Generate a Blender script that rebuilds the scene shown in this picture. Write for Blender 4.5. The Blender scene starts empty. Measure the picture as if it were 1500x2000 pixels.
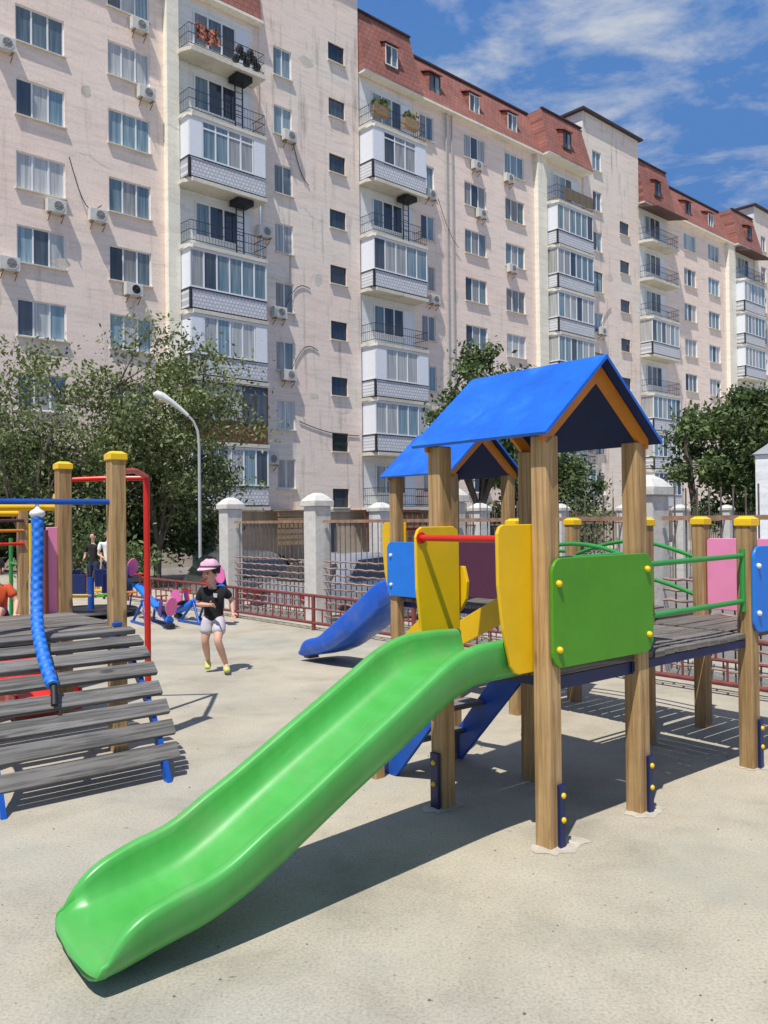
import bpy, bmesh, math, random
import numpy as np
from mathutils import Vector, Matrix
random.seed(7)
C = bpy.context.scene.collection
R = math.radians

# ------------------------------------------------------------------ materials
def mat(name, col=(.5,.5,.5), rough=.6, metal=0., spec=.5, coat=0.):
    m = bpy.data.materials.new(name); m.use_nodes = True
    b = m.node_tree.nodes['Principled BSDF']
    b.inputs['Base Color'].default_value = (*col, 1)
    b.inputs['Roughness'].default_value = rough
    b.inputs['Metallic'].default_value = metal
    b.inputs['Specular IOR Level'].default_value = spec
    b.inputs['Coat Weight'].default_value = coat
    return m
def N(m, t, **kw):
    n = m.node_tree.nodes.new(t)
    for k, v in kw.items(): setattr(n, k, v)
    return n
def L(m, a, b): m.node_tree.links.new(a, b)
def coords(m, scale=(1,1,1), kind='Object', rot=(0,0,0)):
    tc = N(m, 'ShaderNodeTexCoord'); mp = N(m, 'ShaderNodeMapping')
    mp.inputs['Scale'].default_value = scale; mp.inputs['Rotation'].default_value = rot
    L(m, tc.outputs[kind], mp.inputs['Vector']); return mp.outputs['Vector']
def noise(m, vec, scale, detail=4, rough=.55, dist=0.):
    n = N(m, 'ShaderNodeTexNoise'); n.inputs['Scale'].default_value = scale
    n.inputs['Detail'].default_value = detail; n.inputs['Roughness'].default_value = rough
    n.inputs['Distortion'].default_value = dist
    L(m, vec, n.inputs['Vector']); return n.outputs['Fac']
def ramp(m, fac, stops):
    r = N(m, 'ShaderNodeValToRGB'); e = r.color_ramp.elements
    while len(e) > 1: e.remove(e[-1])
    e[0].position = stops[0][0]; e[0].color = (*stops[0][1], 1)
    for p, c in stops[1:]:
        x = e.new(p); x.color = (*c, 1)
    L(m, fac, r.inputs['Fac']); return r.outputs['Color']
def mixc(m, fac, a, b, mode='MIX'):
    n = N(m, 'ShaderNodeMix', data_type='RGBA', blend_type=mode)
    if isinstance(fac, (int, float)): n.inputs[0].default_value = fac
    else: L(m, fac, n.inputs[0])
    for s, v in ((6, a), (7, b)):
        if isinstance(v, tuple): n.inputs[s].default_value = (*v, 1)
        else: L(m, v, n.inputs[s])
    return n.outputs[2]
def base(m, c): L(m, c, m.node_tree.nodes['Principled BSDF'].inputs['Base Color'])
def bump(m, h, strength=.3, dist=.01):
    b = N(m, 'ShaderNodeBump'); b.inputs['Strength'].default_value = strength; b.inputs['Distance'].default_value = dist
    L(m, h, b.inputs['Height']); L(m, b.outputs['Normal'], m.node_tree.nodes['Principled BSDF'].inputs['Normal'])
def g3(v): return (v, v, v)
def painted(name, col, rough=.45, var=.18, coat=0., sc=6):
    m = mat(name, col, rough, coat=coat)
    v = coords(m)
    n = noise(m, v, sc, 5, .6)
    dk = tuple(c*(1-var*1.4) for c in col); lt = tuple(min(1, c*(1+var)) for c in col)
    base(m, ramp(m, n, [(.3, dk), (.55, col), (.75, lt)]))
    n2 = noise(m, v, 60, 3); bump(m, n2, .08, .003)
    return m
def wood(name, a, b, axis='z', rough=.7):
    m = mat(name, a, rough)
    s = {'z': (28, 28, 1.2), 'x': (1.2, 28, 28), 'y': (28, 1.2, 28)}[axis]
    v = coords(m, s); n = noise(m, v, 1.6, 6, .65, .6)
    oi = N(m, 'ShaderNodeObjectInfo')
    c = ramp(m, n, [(.25, tuple(x*.55 for x in b)), (.42, b), (.55, a), (.72, tuple(min(1, x*1.18) for x in a))])
    v2 = coords(m, (1, 1, 1)); n2 = noise(m, v2, 5, 4)
    c = mixc(m, .5, c, mixc(m, 1, c, ramp(m, n2, [(.35, g3(.72)), (.7, g3(1.15))]), 'MULTIPLY'))
    vk = N(m, 'ShaderNodeTexVoronoi'); vk.inputs['Scale'].default_value = 1.0
    L(m, coords(m, {'z': (9,9,2.6), 'x': (2.6,9,9), 'y': (9,2.6,9)}[axis]), vk.inputs['Vector'])
    c = mixc(m, ramp(m, vk.outputs['Distance'], [(.08, g3(.75)), (.16, g3(0))]), c, tuple(x*.35 for x in b))
    c = mixc(m, 1, c, ramp(m, oi.outputs['Random'], [(0, (.80,.78,.74)), (1, (1.12,1.1,1.08))]), 'MULTIPLY')
    low = N(m, 'ShaderNodeTexCoord')
    base(m, c); bump(m, n, .45, .005); return m

M = {}
M['post'] = wood('post wood', (.47,.31,.145), (.35,.21,.085))
M['deck'] = wood('weathered deck boards', (.20,.185,.17), (.11,.10,.09), 'x', .85)
M['deckdark'] = wood('dark weathered slats', (.20,.195,.19), (.10,.098,.095), 'x', .85)
M['yellow'] = painted('yellow painted board', (.82,.50,.004), .4, .06)
M['yellowcap'] = painted('yellow plastic', (.90,.55,.01), .35, .05)
M['green'] = painted('green painted board', (.075,.30,.008), .45, .07)
M['blueboard'] = painted('light blue board', (.012,.20,.75), .4, .06)
M['orange'] = painted('orange painted timber', (.60,.20,.008), .5, .12)
M['pink'] = painted('pink board', (.92,.30,.50), .45, .05)
M['maroon'] = painted('maroon board', (.16,.025,.02), .5, .08)
M['purple'] = painted('dark purple board', (.085,.02,.05), .5, .08)
M['bluesteel'] = painted('dark blue steel', (.005,.016,.095), .4, .1)
M['bluebar'] = painted('blue steel tube', (.008,.085,.42), .35, .1)
M['redtube'] = painted('red steel tube', (.62,.02,.008), .3, .08)
M['greentube'] = painted('green steel tube', (.03,.28,.05), .35, .08)
M['bluestair'] = painted('blue painted stringer', (.008,.09,.45), .4, .1)
M['white'] = painted('white plastic', (.78,.78,.76), .4, .04)
M['greywhite'] = painted('dusty white lamp housing', (.62,.62,.60), .5, .1)
M['black'] = mat('black rubber', (.012,.012,.013), .6)
M['darkmetal'] = mat('dark metal', (.035,.037,.045), .5, .3)
M['redfence'] = painted('faded red fence paint', (.21,.05,.045), .6, .25, sc=9)
M['barpaint'] = painted('worn grey brown bar paint', (.13,.105,.09), .7, .35, sc=9)
M['lattice'] = painted('dusty rusty lattice', (.30,.20,.17), .8, .4, sc=9)
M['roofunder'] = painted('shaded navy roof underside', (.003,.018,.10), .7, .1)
M['rust'] = painted('rusty rail paint', (.34,.20,.13), .75, .35, sc=7)
M['greymetal'] = painted('grey galvanised steel', (.42,.43,.43), .45, .1)
M['seatpink'] = painted('pink seesaw plate', (.80,.17,.42), .4, .05)
M['seatpurple'] = painted('purple seesaw plate', (.09,.03,.25), .45, .06)
M['seatblue'] = painted('bright blue beam', (.01,.19,.75), .35, .06)

def roofblue():
    m = mat('scuffed blue roof board', (.006,.13,.62), .42)
    v = coords(m); n = noise(m, v, 4.5, 7, .68, .5); n2 = noise(m, v, 45, 4, .7)
    c = ramp(m, n, [(.35, (.004,.10,.52)), (.58, (.007,.14,.64)), (.70, (.03,.18,.68)), (.85, (.12,.28,.74))])
    c = mixc(m, .25, c, mixc(m, 1, c, ramp(m, n2, [(.3, g3(.7)), (.7, g3(1.2))]), 'MULTIPLY'))
    base(m, c); bump(m, n2, .12, .003); return m
M['roof'] = roofblue()
def plastic(name, col, col2):
    m = mat(name, col, .3, coat=.12); m.node_tree.nodes['Principled BSDF'].inputs['Coat Roughness'].default_value = .12
    v = coords(m, (3, 1, 1)); n = noise(m, v, 3, 6, .6)
    c = ramp(m, n, [(.3, col), (.7, col2)])
    scr = noise(m, coords(m, (2.5, 70, 2.5)), 1.0, 4, .7); dst = noise(m, coords(m), 3.1, 7, .7)
    c = mixc(m, ramp(m, scr, [(.60, g3(0)), (.72, g3(.16))]), c, tuple(min(1, x*1.6+.10) for x in col2))
    c = mixc(m, ramp(m, dst, [(.50, g3(0)), (.75, g3(.34))]), c, (.26,.28,.17)); base(m, c)
    n3 = noise(m, coords(m), 2.2, 5, .6)
    rr = ramp(m, n3, [(.35, g3(.26)), (.65, g3(.5))])
    L(m, rr, m.node_tree.nodes['Principled BSDF'].inputs['Roughness'])
    bump(m, noise(m, coords(m), 90, 3), .04, .002); return m
M['slidegreen'] = plastic('green polyethylene', (.058,.35,.055), (.085,.42,.085))
M['slideblue'] = plastic('blue polyethylene', (.003,.10,.60), (.005,.125,.68))
M['slidered'] = plastic('red polyethylene', (.6,.015,.012), (.65,.03,.02))

def rope():
    m = mat('braided blue rope', (.01,.2,.8), .6)
    v = coords(m, (1,1,1)); n = noise(m, v, 55, 3, .6); 
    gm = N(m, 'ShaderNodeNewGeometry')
    c = ramp(m, gm.outputs['Pointiness'], [(.44, (.003,.05,.30)), (.52, (.008,.16,.68)), (.60, (.09,.36,.85))])  # painted shading: creases of the braid darkened, raised strands lightened
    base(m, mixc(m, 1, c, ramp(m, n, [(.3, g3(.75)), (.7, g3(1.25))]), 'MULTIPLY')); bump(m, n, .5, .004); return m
M['rope'] = rope()

def ground():
    m = mat('sandy worn rubber paving', (.4,.36,.3), .92, spec=.25)
    v = coords(m)
    big = noise(m, v, .22, 5, .6); mid = noise(m, v, 1.6, 7, .65, .3); fine = noise(m, v, 85, 3, .7); sp = noise(m, v, 26, 2, .5)
    c = ramp(m, big, [(.36, (.36,.345,.292)), (.5, (.415,.375,.295)), (.66, (.46,.40,.30))])
    c = mixc(m, 1, c, ramp(m, mid, [(.3, g3(.76)), (.5, g3(1.0)), (.72, g3(1.15))]), 'MULTIPLY')
    c = mixc(m, 1, c, ramp(m, fine, [(.3, g3(.72)), (.5, g3(1.0)), (.72, g3(1.17))]), 'MULTIPLY')
    c = mixc(m, 1, c, ramp(m, sp, [(.24, g3(.6)), (.30, g3(1.0))]), 'MULTIPLY')
    # pale green-grey stains and dark pits
    st = noise(m, v, .9, 6, .7, .8)
    c = mixc(m, ramp(m, st, [(.52, g3(0)), (.68, g3(.45))]), c, (.31,.32,.275))
    vo = N(m, 'ShaderNodeTexVoronoi'); vo.inputs['Scale'].default_value = 2.3; vo.inputs['Randomness'].default_value = 1; L(m, v, vo.inputs['Vector'])
    pit = mixc(m, 1, ramp(m, vo.outputs['Distance'], [(.02, g3(1)), (.04, g3(0))]), ramp(m, mid, [(.5, g3(0)), (.55, g3(.8))]), 'MULTIPLY')
    c = mixc(m, pit, c, (.10,.09,.075))
    base(m, c)
    h = mixc(m, .5, fine, sp); bump(m, h, .35, .004); return m
M['ground'] = ground()
def asphalt():
    m = mat('worn asphalt', (.12,.115,.11), .95, spec=.2); v = coords(m)
    n = noise(m, v, .8, 6, .65); f = noise(m, v, 60, 3)
    base(m, mixc(m, 1, ramp(m, n, [(.3, (.16,.15,.14)), (.7, (.27,.25,.225))]), ramp(m, f, [(.3, g3(.8)), (.7, g3(1.15))]), 'MULTIPLY')); return m
M['asphalt'] = asphalt()
def cementpatch():
    m = mat('pale cement collar', (.5,.46,.4), .95); v = coords(m)
    base(m, ramp(m, noise(m, v, 14, 6, .7), [(.3, (.36,.32,.26)), (.6, (.52,.47,.39)), (.8, (.62,.58,.5))])); bump(m, noise(m, v, 50, 4), .6, .01); return m
M['cement'] = cementpatch(); M['cement2'] = painted('dusty worn patch', (.43,.39,.315), .95, .16, sc=12)

def plaster(name, a, b, dirt=.5):
    m = mat(name, a, .95, spec=.15); v = coords(m)
    big = noise(m, v, .16, 6, .62); st = noise(m, coords(m, (.5,.5,4.2)), 1.0, 6, .68, .4); fine = noise(m, v, 9, 6, .72)
    drip = noise(m, coords(m, (2.2,2.2,.22)), 1.1, 5, .6)
    c = ramp(m, big, [(.33, b), (.62, a)])
    c = mixc(m, 1, c, ramp(m, st, [(.3, g3(.84)), (.5, g3(1.0)), (.7, g3(1.07))]), 'MULTIPLY')
    c = mixc(m, 1, c, ramp(m, fine, [(.3, g3(.86)), (.5, g3(1.0)), (.75, g3(1.06))]), 'MULTIPLY')
    c = mixc(m, 1, c, ramp(m, drip, [(.26, g3(1-.42*dirt)), (.44, g3(1.0))]), 'MULTIPLY')
    vo = N(m, 'ShaderNodeTexVoronoi'); vo.feature = 'DISTANCE_TO_EDGE'; vo.inputs['Scale'].default_value = .33
    nv = N(m, 'ShaderNodeTexNoise'); nv.inputs['Scale'].default_value = 1.3; nv.inputs['Detail'].default_value = 6; L(m, v, nv.inputs['Vector'])
    ad = mixc(m, .35, v, nv.outputs['Color']); L(m, ad, vo.inputs['Vector'])
    gate = noise(m, v, .25, 3)
    crack = mixc(m, ramp(m, gate, [(.56, g3(0)), (.62, g3(.8))]), g3(1), ramp(m, vo.outputs['Distance'], [(.003, g3(.72)), (.010, g3(1))]))
    c = mixc(m, 1, c, crack, 'MULTIPLY')
    base(m, c); bump(m, fine, .3, .03); return m
M['pink_wall'] = plaster('pink plaster', (.94,.755,.645), (.935,.80,.69))
M['tower_wall'] = plaster('pale pink beige plaster', (.90,.74,.635), (.85,.775,.68), 1.0)
M['cream'] = plaster('cream plaster', (.90,.86,.73), (.88,.82,.68), .35)
M['whitewall'] = plaster('white plaster', (.82,.83,.80), (.76,.77,.73), .4)
M['base_wall'] = plaster('tan basement render', (.62,.52,.41), (.48,.40,.31), 1)
M['slab'] = plaster('pale balcony concrete', (.72,.68,.58), (.6,.55,.46), .6)
M['patch'] = plaster('grey render patch', (.70,.64,.56), (.60,.55,.48), .8)
M['pillar'] = plaster('whitewashed concrete', (.74,.72,.67), (.54,.52,.47), 1.0)
M['booth'] = plaster('white metal cladding', (.84,.85,.85), (.8,.81,.82), .1)
def tiles():
    m = mat('red roof tiles', (.3,.08,.06), .8); v = coords(m)
    br = N(m, 'ShaderNodeTexBrick'); br.inputs['Scale'].default_value = 1.0
    br.inputs['Brick Width'].default_value = .35; br.inputs['Row Height'].default_value = .3; br.inputs['Mortar Size'].default_value = .02
    mp = N(m, 'ShaderNodeMapping'); mp.inputs['Rotation'].default_value = (R(90),0,0); L(m, v, mp.inputs['Vector']); L(m, mp.outputs['Vector'], br.inputs['Vector'])
    br.inputs['Color1'].default_value = (.33,.135,.105,1); br.inputs['Color2'].default_value = (.28,.11,.085,1); br.inputs['Mortar'].default_value = (.18,.065,.05,1)
    n = noise(m, v, .8, 6); base(m, mixc(m, 1, br.outputs['Color'], ramp(m, n, [(.3, g3(.8)), (.7, g3(1.2))]), 'MULTIPLY')); return m
M['tiles'] = tiles()
M['roofedge'] = mat('dark roof edging', (.05,.035,.035), .7)
def parapet():
    m = mat('patterned parapet panel', (.6,.6,.62), .7); v = coords(m)
    br = N(m, 'ShaderNodeTexBrick'); mp = N(m, 'ShaderNodeMapping'); mp.inputs['Rotation'].default_value = (R(90),0,0)
    L(m, v, mp.inputs['Vector']); L(m, mp.outputs['Vector'], br.inputs['Vector'])
    br.inputs['Scale'].default_value = 1; br.inputs['Brick Width'].default_value = .19; br.inputs['Row Height'].default_value = .17; br.inputs['Mortar Size'].default_value = .028
    br.inputs['Color1'].default_value = (.76,.77,.80,1); br.inputs['Color2'].default_value = (.66,.67,.71,1); br.inputs['Mortar'].default_value = (.46,.47,.50,1)
    base(m, mixc(m, 1, br.outputs['Color'], ramp(m, noise(m, v, 22, 4, .7), [(.3, g3(.8)), (.7, g3(1.15))]), 'MULTIPLY')); return m
M['parapet'] = parapet()
M['brownclad'] = wood('brown stained boards', (.20,.07,.03), (.11,.04,.018), 'z')
M['tanclad'] = wood('tan boards', (.36,.25,.14), (.24,.16,.09), 'x')
M['pvc'] = mat('white window frame', (.82,.83,.84), .4)
M['pvcpanel'] = painted('white infill panel', (.80,.83,.88), .45, .03)
M['brownframe'] = mat('brown window frame', (.10,.05,.03), .6)
def glass(name, c1, c2, folds=True, refl=.06):
    m = mat(name, c1, refl, spec=.9)
    v = coords(m); oi = N(m, 'ShaderNodeObjectInfo')
    mx = N(m, 'ShaderNodeVectorMath', operation='ADD'); L(m, v, mx.inputs[0]); L(m, oi.outputs['Random'], mx.inputs[1])
    mp = N(m, 'ShaderNodeMapping'); mp.inputs['Scale'].default_value = (9,9,.35) if folds else (1,1,1); L(m, mx.outputs['Vector'], mp.inputs['Vector'])
    n = noise(m, mp.outputs['Vector'], 1.2, 3)
    c = ramp(m, n, [(.35, c1), (.65, c2)])
    k = ramp(m, oi.outputs['Random'], [(0, g3(.45)), (.5, (1.0,.96,.9)), (1, (1.45,1.42,1.35))])
    base(m, mixc(m, 1, c, k, 'MULTIPLY'))
    return m
M['g_blue'] = glass('blue reflecting pane', (.11,.19,.25), (.26,.36,.42))
M['g_curtain'] = glass('curtained pane', (.26,.28,.30), (.46,.48,.49))
M['g_dark'] = glass('dark pane', (.04,.055,.075), (.075,.095,.12))
M['ac'] = painted('air conditioner casing', (.66,.65,.60), .5, .08)
M['acgrille'] = mat('air conditioner grille', (.27,.27,.26), .6)
M['carpaint_s'] = mat('silver car paint', (.36,.37,.39), .3, .4, coat=.6)
M['carpaint_d'] = mat('dark grey car paint', (.10,.11,.12), .3, .4, coat=.6)
M['carglass'] = mat('car glass', (.02,.025,.03), .05, spec=.8)
M['chrome'] = mat('wheel rim metal', (.5,.5,.52), .3, .8)
M['redlamp'] = mat('red lamp lens', (.5,.02,.02), .2)
M['skin'] = mat('skin', (.66,.39,.28), .55); M['skin'].node_tree.nodes['Principled BSDF'].inputs['Subsurface Weight'].default_value = .05
M['hair'] = mat('dark hair', (.02,.014,.01), .6)
M['cap'] = painted('pink cotton', (.68,.40,.50), .85, .08, sc=20)
M['capband'] = mat('dark purple cotton', (.10,.04,.08), .85)
M['tee'] = painted('black cotton', (.014,.014,.016), .9, .3, sc=14)
M['shorts'] = painted('light grey cotton', (.55,.52,.56), .9, .1, sc=14)
M['shoe'] = painted('yellow green canvas', (.55,.60,.14), .7, .1, sc=20)
M['teewhite'] = painted('white cotton', (.78,.78,.76), .9, .05)
M['teeorange'] = painted('orange cotton', (.62,.10,.03), .9, .1)
M['pants'] = painted('navy cotton', (.02,.03,.08), .9, .2)
M['printw'] = mat('pale print', (.5,.52,.52), .8)
M['eye'] = mat('dark eye', (.02,.015,.012), .3)
M['lip'] = mat('lips', (.35,.09,.07), .5)

def leafmat(name, a, b, c):
    m = mat(name, a, .6, spec=.3)
    g = N(m, 'ShaderNodeNewGeometry')
    col = ramp(m, g.outputs['Random Per Island'], [(.0, a), (.5, b), (.95, c)])
    n = noise(m, coords(m), .55, 4)
    col = mixc(m, 1, col, ramp(m, n, [(.35, g3(.6)), (.65, g3(1.25))]), 'MULTIPLY'); base(m, col)
    nt = m.node_tree; p = nt.nodes['Principled BSDF']; out = nt.nodes['Material Output']
    tr = N(m, 'ShaderNodeBsdfTranslucent'); ms = N(m, 'ShaderNodeMixShader'); ms.inputs[0].default_value = .25
    L(m, col, tr.inputs['Color']); L(m, p.outputs[0], ms.inputs[1]); L(m, tr.outputs[0], ms.inputs[2]); L(m, ms.outputs[0], out.inputs['Surface'])
    return m
M['leaf_olive'] = leafmat('olive leaves', (.10,.135,.05), (.19,.235,.09), (.31,.35,.16))
M['leaf_dark'] = leafmat('dark green leaves', (.05,.085,.03), (.10,.155,.052), (.19,.25,.09))
def bark():
    m = mat('bark', (.12,.09,.07), .95); v = coords(m, (6,6,1)); n = noise(m, v, 2, 6, .7)
    base(m, ramp(m, n, [(.3, (.05,.038,.03)), (.7, (.20,.16,.125))])); bump(m, n, .7, .03); return m
M['bark'] = bark()

# ------------------------------------------------------------------ mesh builder
class MB:
    def __init__(s): s.v = []; s.f = []; s.m = []; s.mi = 0
    def add(s, vs, fs):
        o = len(s.v); s.v += [tuple(map(float, v)) for v in vs]
        for f in fs: s.f.append(tuple(i+o for i in f)); s.m.append(s.mi)
        return s
    def box(s, x0, x1, y0, y1, z0, z1):
        return s.add([(x0,y0,z0),(x1,y0,z0),(x1,y1,z0),(x0,y1,z0),(x0,y0,z1),(x1,y0,z1),(x1,y1,z1),(x0,y1,z1)],
            [(0,3,2,1),(4,5,6,7),(0,1,5,4),(1,2,6,5),(2,3,7,6),(3,0,4,7)])
    def obox(s, c, ax, ay, az):
        c, ax, ay, az = map(Vector, (c, ax, ay, az)); vs = []
        for k in (-1,1):
            for (i,j) in ((-1,-1),(1,-1),(1,1),(-1,1)): vs.append(c+ax*i+ay*j+az*k)
        return s.add(vs, [(0,3,2,1),(4,5,6,7),(0,1,5,4),(1,2,6,5),(2,3,7,6),(3,0,4,7)])
    def bar(s, a, b, w, h, up=(0,0,1)):
        a, b = Vector(a), Vector(b); d = b-a; l = d.length; d.normalize(); up = Vector(up)
        if abs(d.dot(up)) > .99: up = Vector((1,0,0))
        sd = d.cross(up).normalized(); u2 = sd.cross(d).normalized()
        return s.obox((a+b)/2, d*l/2, sd*w/2, u2*h/2)
    def prism(s, poly, axis, a, b):
        # poly: list of 2d points; axis 'x','y','z' extruded from a to b
        def P(p, t): return {'x': (t,p[0],p[1]), 'y': (p[0],t,p[1]), 'z': (p[0],p[1],t)}[axis]
        n = len(poly); vs = [P(p,a) for p in poly]+[P(p,b) for p in poly]
        fs = [tuple(range(n)), tuple(range(2*n-1,n-1,-1))]+[(i, n+i, n+(i+1)%n, (i+1)%n) for i in range(n)]
        return s.add(vs, fs)
    def tube(s, pts, r, n=10, cap=True):
        pts = [Vector(p) for p in pts]; rs = r if isinstance(r, (list,tuple)) else [r]*len(pts)
        rings = []; prev = None
        for i, p in enumerate(pts):
            d = (pts[min(i+1,len(pts)-1)]-pts[max(i-1,0)]).normalized()
            if prev is None:
                a = Vector((0,0,1)) if abs(d.z) < .9 else Vector((1,0,0)); x = d.cross(a).normalized()
            else: x = (prev - d*prev.dot(d)).normalized()
            prev = x; y = d.cross(x)
            rings.append([p+(x*math.cos(2*math.pi*k/n)+y*math.sin(2*math.pi*k/n))*rs[i] for k in range(n)])
        vs = [q for rg in rings for q in rg]; fs = []
        for i in range(len(rings)-1):
            for k in range(n): fs.append((i*n+k, i*n+(k+1)%n, (i+1)*n+(k+1)%n, (i+1)*n+k))
        if cap: fs += [tuple(range(n-1,-1,-1)), tuple(range((len(rings)-1)*n, len(rings)*n))]
        return s.add(vs, fs)
    def lathe(s, prof, c=(0,0,0), n=16, axis='z'):
        vs = []; fs = []
        for (r, z) in prof:
            for k in range(n):
                a = 2*math.pi*k/n; x, y = r*math.cos(a), r*math.sin(a)
                p = {'z': (x,y,z), 'y': (x,z,y), 'x': (z,x,y)}[axis]
                vs.append((p[0]+c[0], p[1]+c[1], p[2]+c[2]))
        for i in range(len(prof)-1):
            for k in range(n): fs.append((i*n+k, i*n+(k+1)%n, (i+1)*n+(k+1)%n, (i+1)*n+k))
        fs += [tuple(range(n-1,-1,-1)), tuple(range((len(prof)-1)*n, len(prof)*n))]
        return s.add(vs, fs)
    def mesh(s, name, mats, smooth=None):
        me = bpy.data.meshes.new(name); me.from_pydata(s.v, [], s.f)
        for m in (mats if isinstance(mats, (list,tuple)) else [mats]): me.materials.append(m)
        for p, i in zip(me.polygons, s.m): p.material_index = i
        bm = bmesh.new(); bm.from_mesh(me); bmesh.ops.recalc_face_normals(bm, faces=bm.faces); bm.to_mesh(me); bm.free()
        if smooth:
            me.shade_smooth() if hasattr(me, 'shade_smooth') else None
            me.set_sharp_from_angle(angle=R(smooth))
        me.update(); return me
    def build(s, name, mats, parent=None, smooth=None, bevel=0, loc=None):
        return link(name, s.mesh(name, mats, smooth), parent, bevel, loc)
def link(name, me, parent=None, bevel=0, loc=None):
    o = bpy.data.objects.new(name, me); C.objects.link(o)
    if parent is not None: o.parent = parent
    if loc is not None: o.location = loc
    if bevel:
        b = o.modifiers.new('bevel', 'BEVEL'); b.width = bevel; b.segments = 2; b.limit_method = 'ANGLE'; b.angle_limit = R(40); b.harden_normals = False
    return o
def empty(name, loc=(0,0,0), rz=0):
    o = bpy.data.objects.new(name, None); C.objects.link(o); o.location = loc; o.rotation_euler = (0,0,rz); o.empty_display_size = .2; return o
def tag(o, label, cat, group=None):
    o['label'] = label; o['category'] = cat
    if group: o['group'] = group
    return o
def kids(o): return [c for c in C.objects if c.parent == o]
def copy_tree(o, parent=None):
    c = o.copy(); C.objects.link(c); c.parent = parent
    for ch in kids(o): copy_tree(ch, c)
    return c
def structure(o): o['kind'] = 'structure'; return o

def rrect(x0, x1, z0, z1, r, corners=(1,1,1,1), n=6):
    # rounded rectangle; corners: bl, br, tr, tl
    pts = []
    for (cx, cz, a0, on) in ((x0+r,z0+r,180,corners[0]), (x1-r,z0+r,270,corners[1]), (x1-r,z1-r,0,corners[2]), (x0+r,z1-r,90,corners[3])):
        if on:
            for k in range(n+1):
                a = R(a0+90*k/n); pts.append((cx+r*math.cos(a), cz+r*math.sin(a)))
        else:
            pts.append({180:(x0,z0), 270:(x1,z0), 0:(x1,z1), 90:(x0,z1)}[a0])
    return pts

# ------------------------------------------------------------------ setting: ground
NF = Vector((.766,.643)); TF = Vector((.643,-.766)); F0 = Vector((-.983,12.38))   # line of the white pillar fence
def gh(x, y):
    d = (Vector((x,y))-F0).dot(NF); t = min(1, max(0, (d-.8)/2.6)); return -.6*t*t*(3-2*t)
g = MB(); ds = [-90,-20,-8,0,.8]+[.8+2.6*i/10 for i in range(1,11)]+[12,60,400]
ss = [-400,-60,-20,-8,0,8,20,60,400]
for d in ds:
    for s_ in ss:
        p = F0+NF*d+TF*s_; g.v.append((p.x, p.y, gh(p.x,p.y)))
for i in range(len(ds)-1):
    for j in range(len(ss)-1):
        a = i*len(ss)+j; g.f.append((a,a+1,a+1+len(ss),a+len(ss))); g.m.append(0)
structure(g.build('ground', M['ground']))
rd = MB(); A_, B_ = F0+NF*3.6-TF*60, F0+NF*3.6+TF*40; A2, B2 = F0+NF*40-TF*60, F0+NF*40+TF*60
rd.add([(A_.x,A_.y,-.594),(B_.x,B_.y,-.594),(B2.x,B2.y,-.594),(A2.x,A2.y,-.594)], [(0,1,2,3)])
structure(rd.build('road', M['asphalt']))

# ------------------------------------------------------------------ apartment building
BT = .8261; bld = empty('apartment_building', (0, 47.485, 0), math.pi/2-BT)
tag(bld, 'long nine storey pink plastered apartment block with red mansard roof and stacked balconies', 'building')
# local frame: x along the facade, y = -outward offset, z up
W3 = []; holes = []
win_specs = []   # (u0,u1,z0,z1,type)
def k_top(k): return 4.63+3*k
for k in range(0, 7): win_specs.append((-20.02,-18.02,k_top(k)-1.52,k_top(k),'three'))
for k in range(0, 8): win_specs.append((-16.1,-14.12,k_top(k)-1.52,k_top(k),'three'))
for k in range(0, 8): win_specs.append((-7.36,-6.23,k_top(k)-1.5,k_top(k),'two'))
for k in range(0, 9): win_specs.append((-3.78,-2.66,2.17+3*k,3.17+3*k,'stair'))
for k in range(0, 8): win_specs.append((3.25,4.42,k_top(k)-1.5,k_top(k),'two'))
for k in range(0, 8): win_specs.append((7.15,9.2,k_top(k)-1.52,k_top(k),'three'))
for k in range(0, 8): win_specs.append((11.15,13.15,k_top(k)-1.52,k_top(k),'three'))
for k in range(0, 9): win_specs.append((21.2,22.35,k_top(k)-1.5,k_top(k),'two'))
for k in range(2, 8): win_specs.append((24.8,26.1,2.17+3*k,3.17+3*k,'stair'))
for k in range(1, 8): win_specs.append((34.95,37.05,k_top(k)-1.52,k_top(k),'three'))
for k in range(1, 8): win_specs.append((39.3,41.4,k_top(k)-1.52,k_top(k),'three'))
for k in range(4, 9): win_specs.append((50.0,51.1,k_top(k)-1.5,k_top(k),'two'))

def wallseg(name, x0, x1, z0, z1, yf, hs, m, thick=.16):
    b = MB(); xs = sorted({x0,x1}|{h[0] for h in hs}|{h[1] for h in hs}); zs = sorted({z0,z1}|{h[2] for h in hs}|{h[3] for h in hs})
    for i in range(len(xs)-1):
        for j in range(len(zs)-1):
            cx, cz = (xs[i]+xs[i+1])/2, (zs[j]+zs[j+1])/2
            if any(h[0] < cx < h[1] and h[2] < cz < h[3] for h in hs): continue
            b.add([(xs[i],yf,zs[j]),(xs[i+1],yf,zs[j]),(xs[i+1],yf,zs[j+1]),(xs[i],yf,zs[j+1])], [(0,1,2,3)])
    for h in hs:
        a, c, d, e = h[:4]; y2 = yf+thick
        b.add([(a,yf,d),(c,yf,d),(c,yf,e),(a,yf,e),(a,y2,d),(c,y2,d),(c,y2,e),(a,y2,e)], [(0,4,5,1),(1,5,6,2),(2,6,7,3),(3,7,4,0),(4,7,6,5)])
    me = bpy.data.meshes.new(name); me.from_pydata(b.v, [], b.f); me.materials.append(m)
    return link(name, me, bld)
ZB = -1.6
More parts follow.
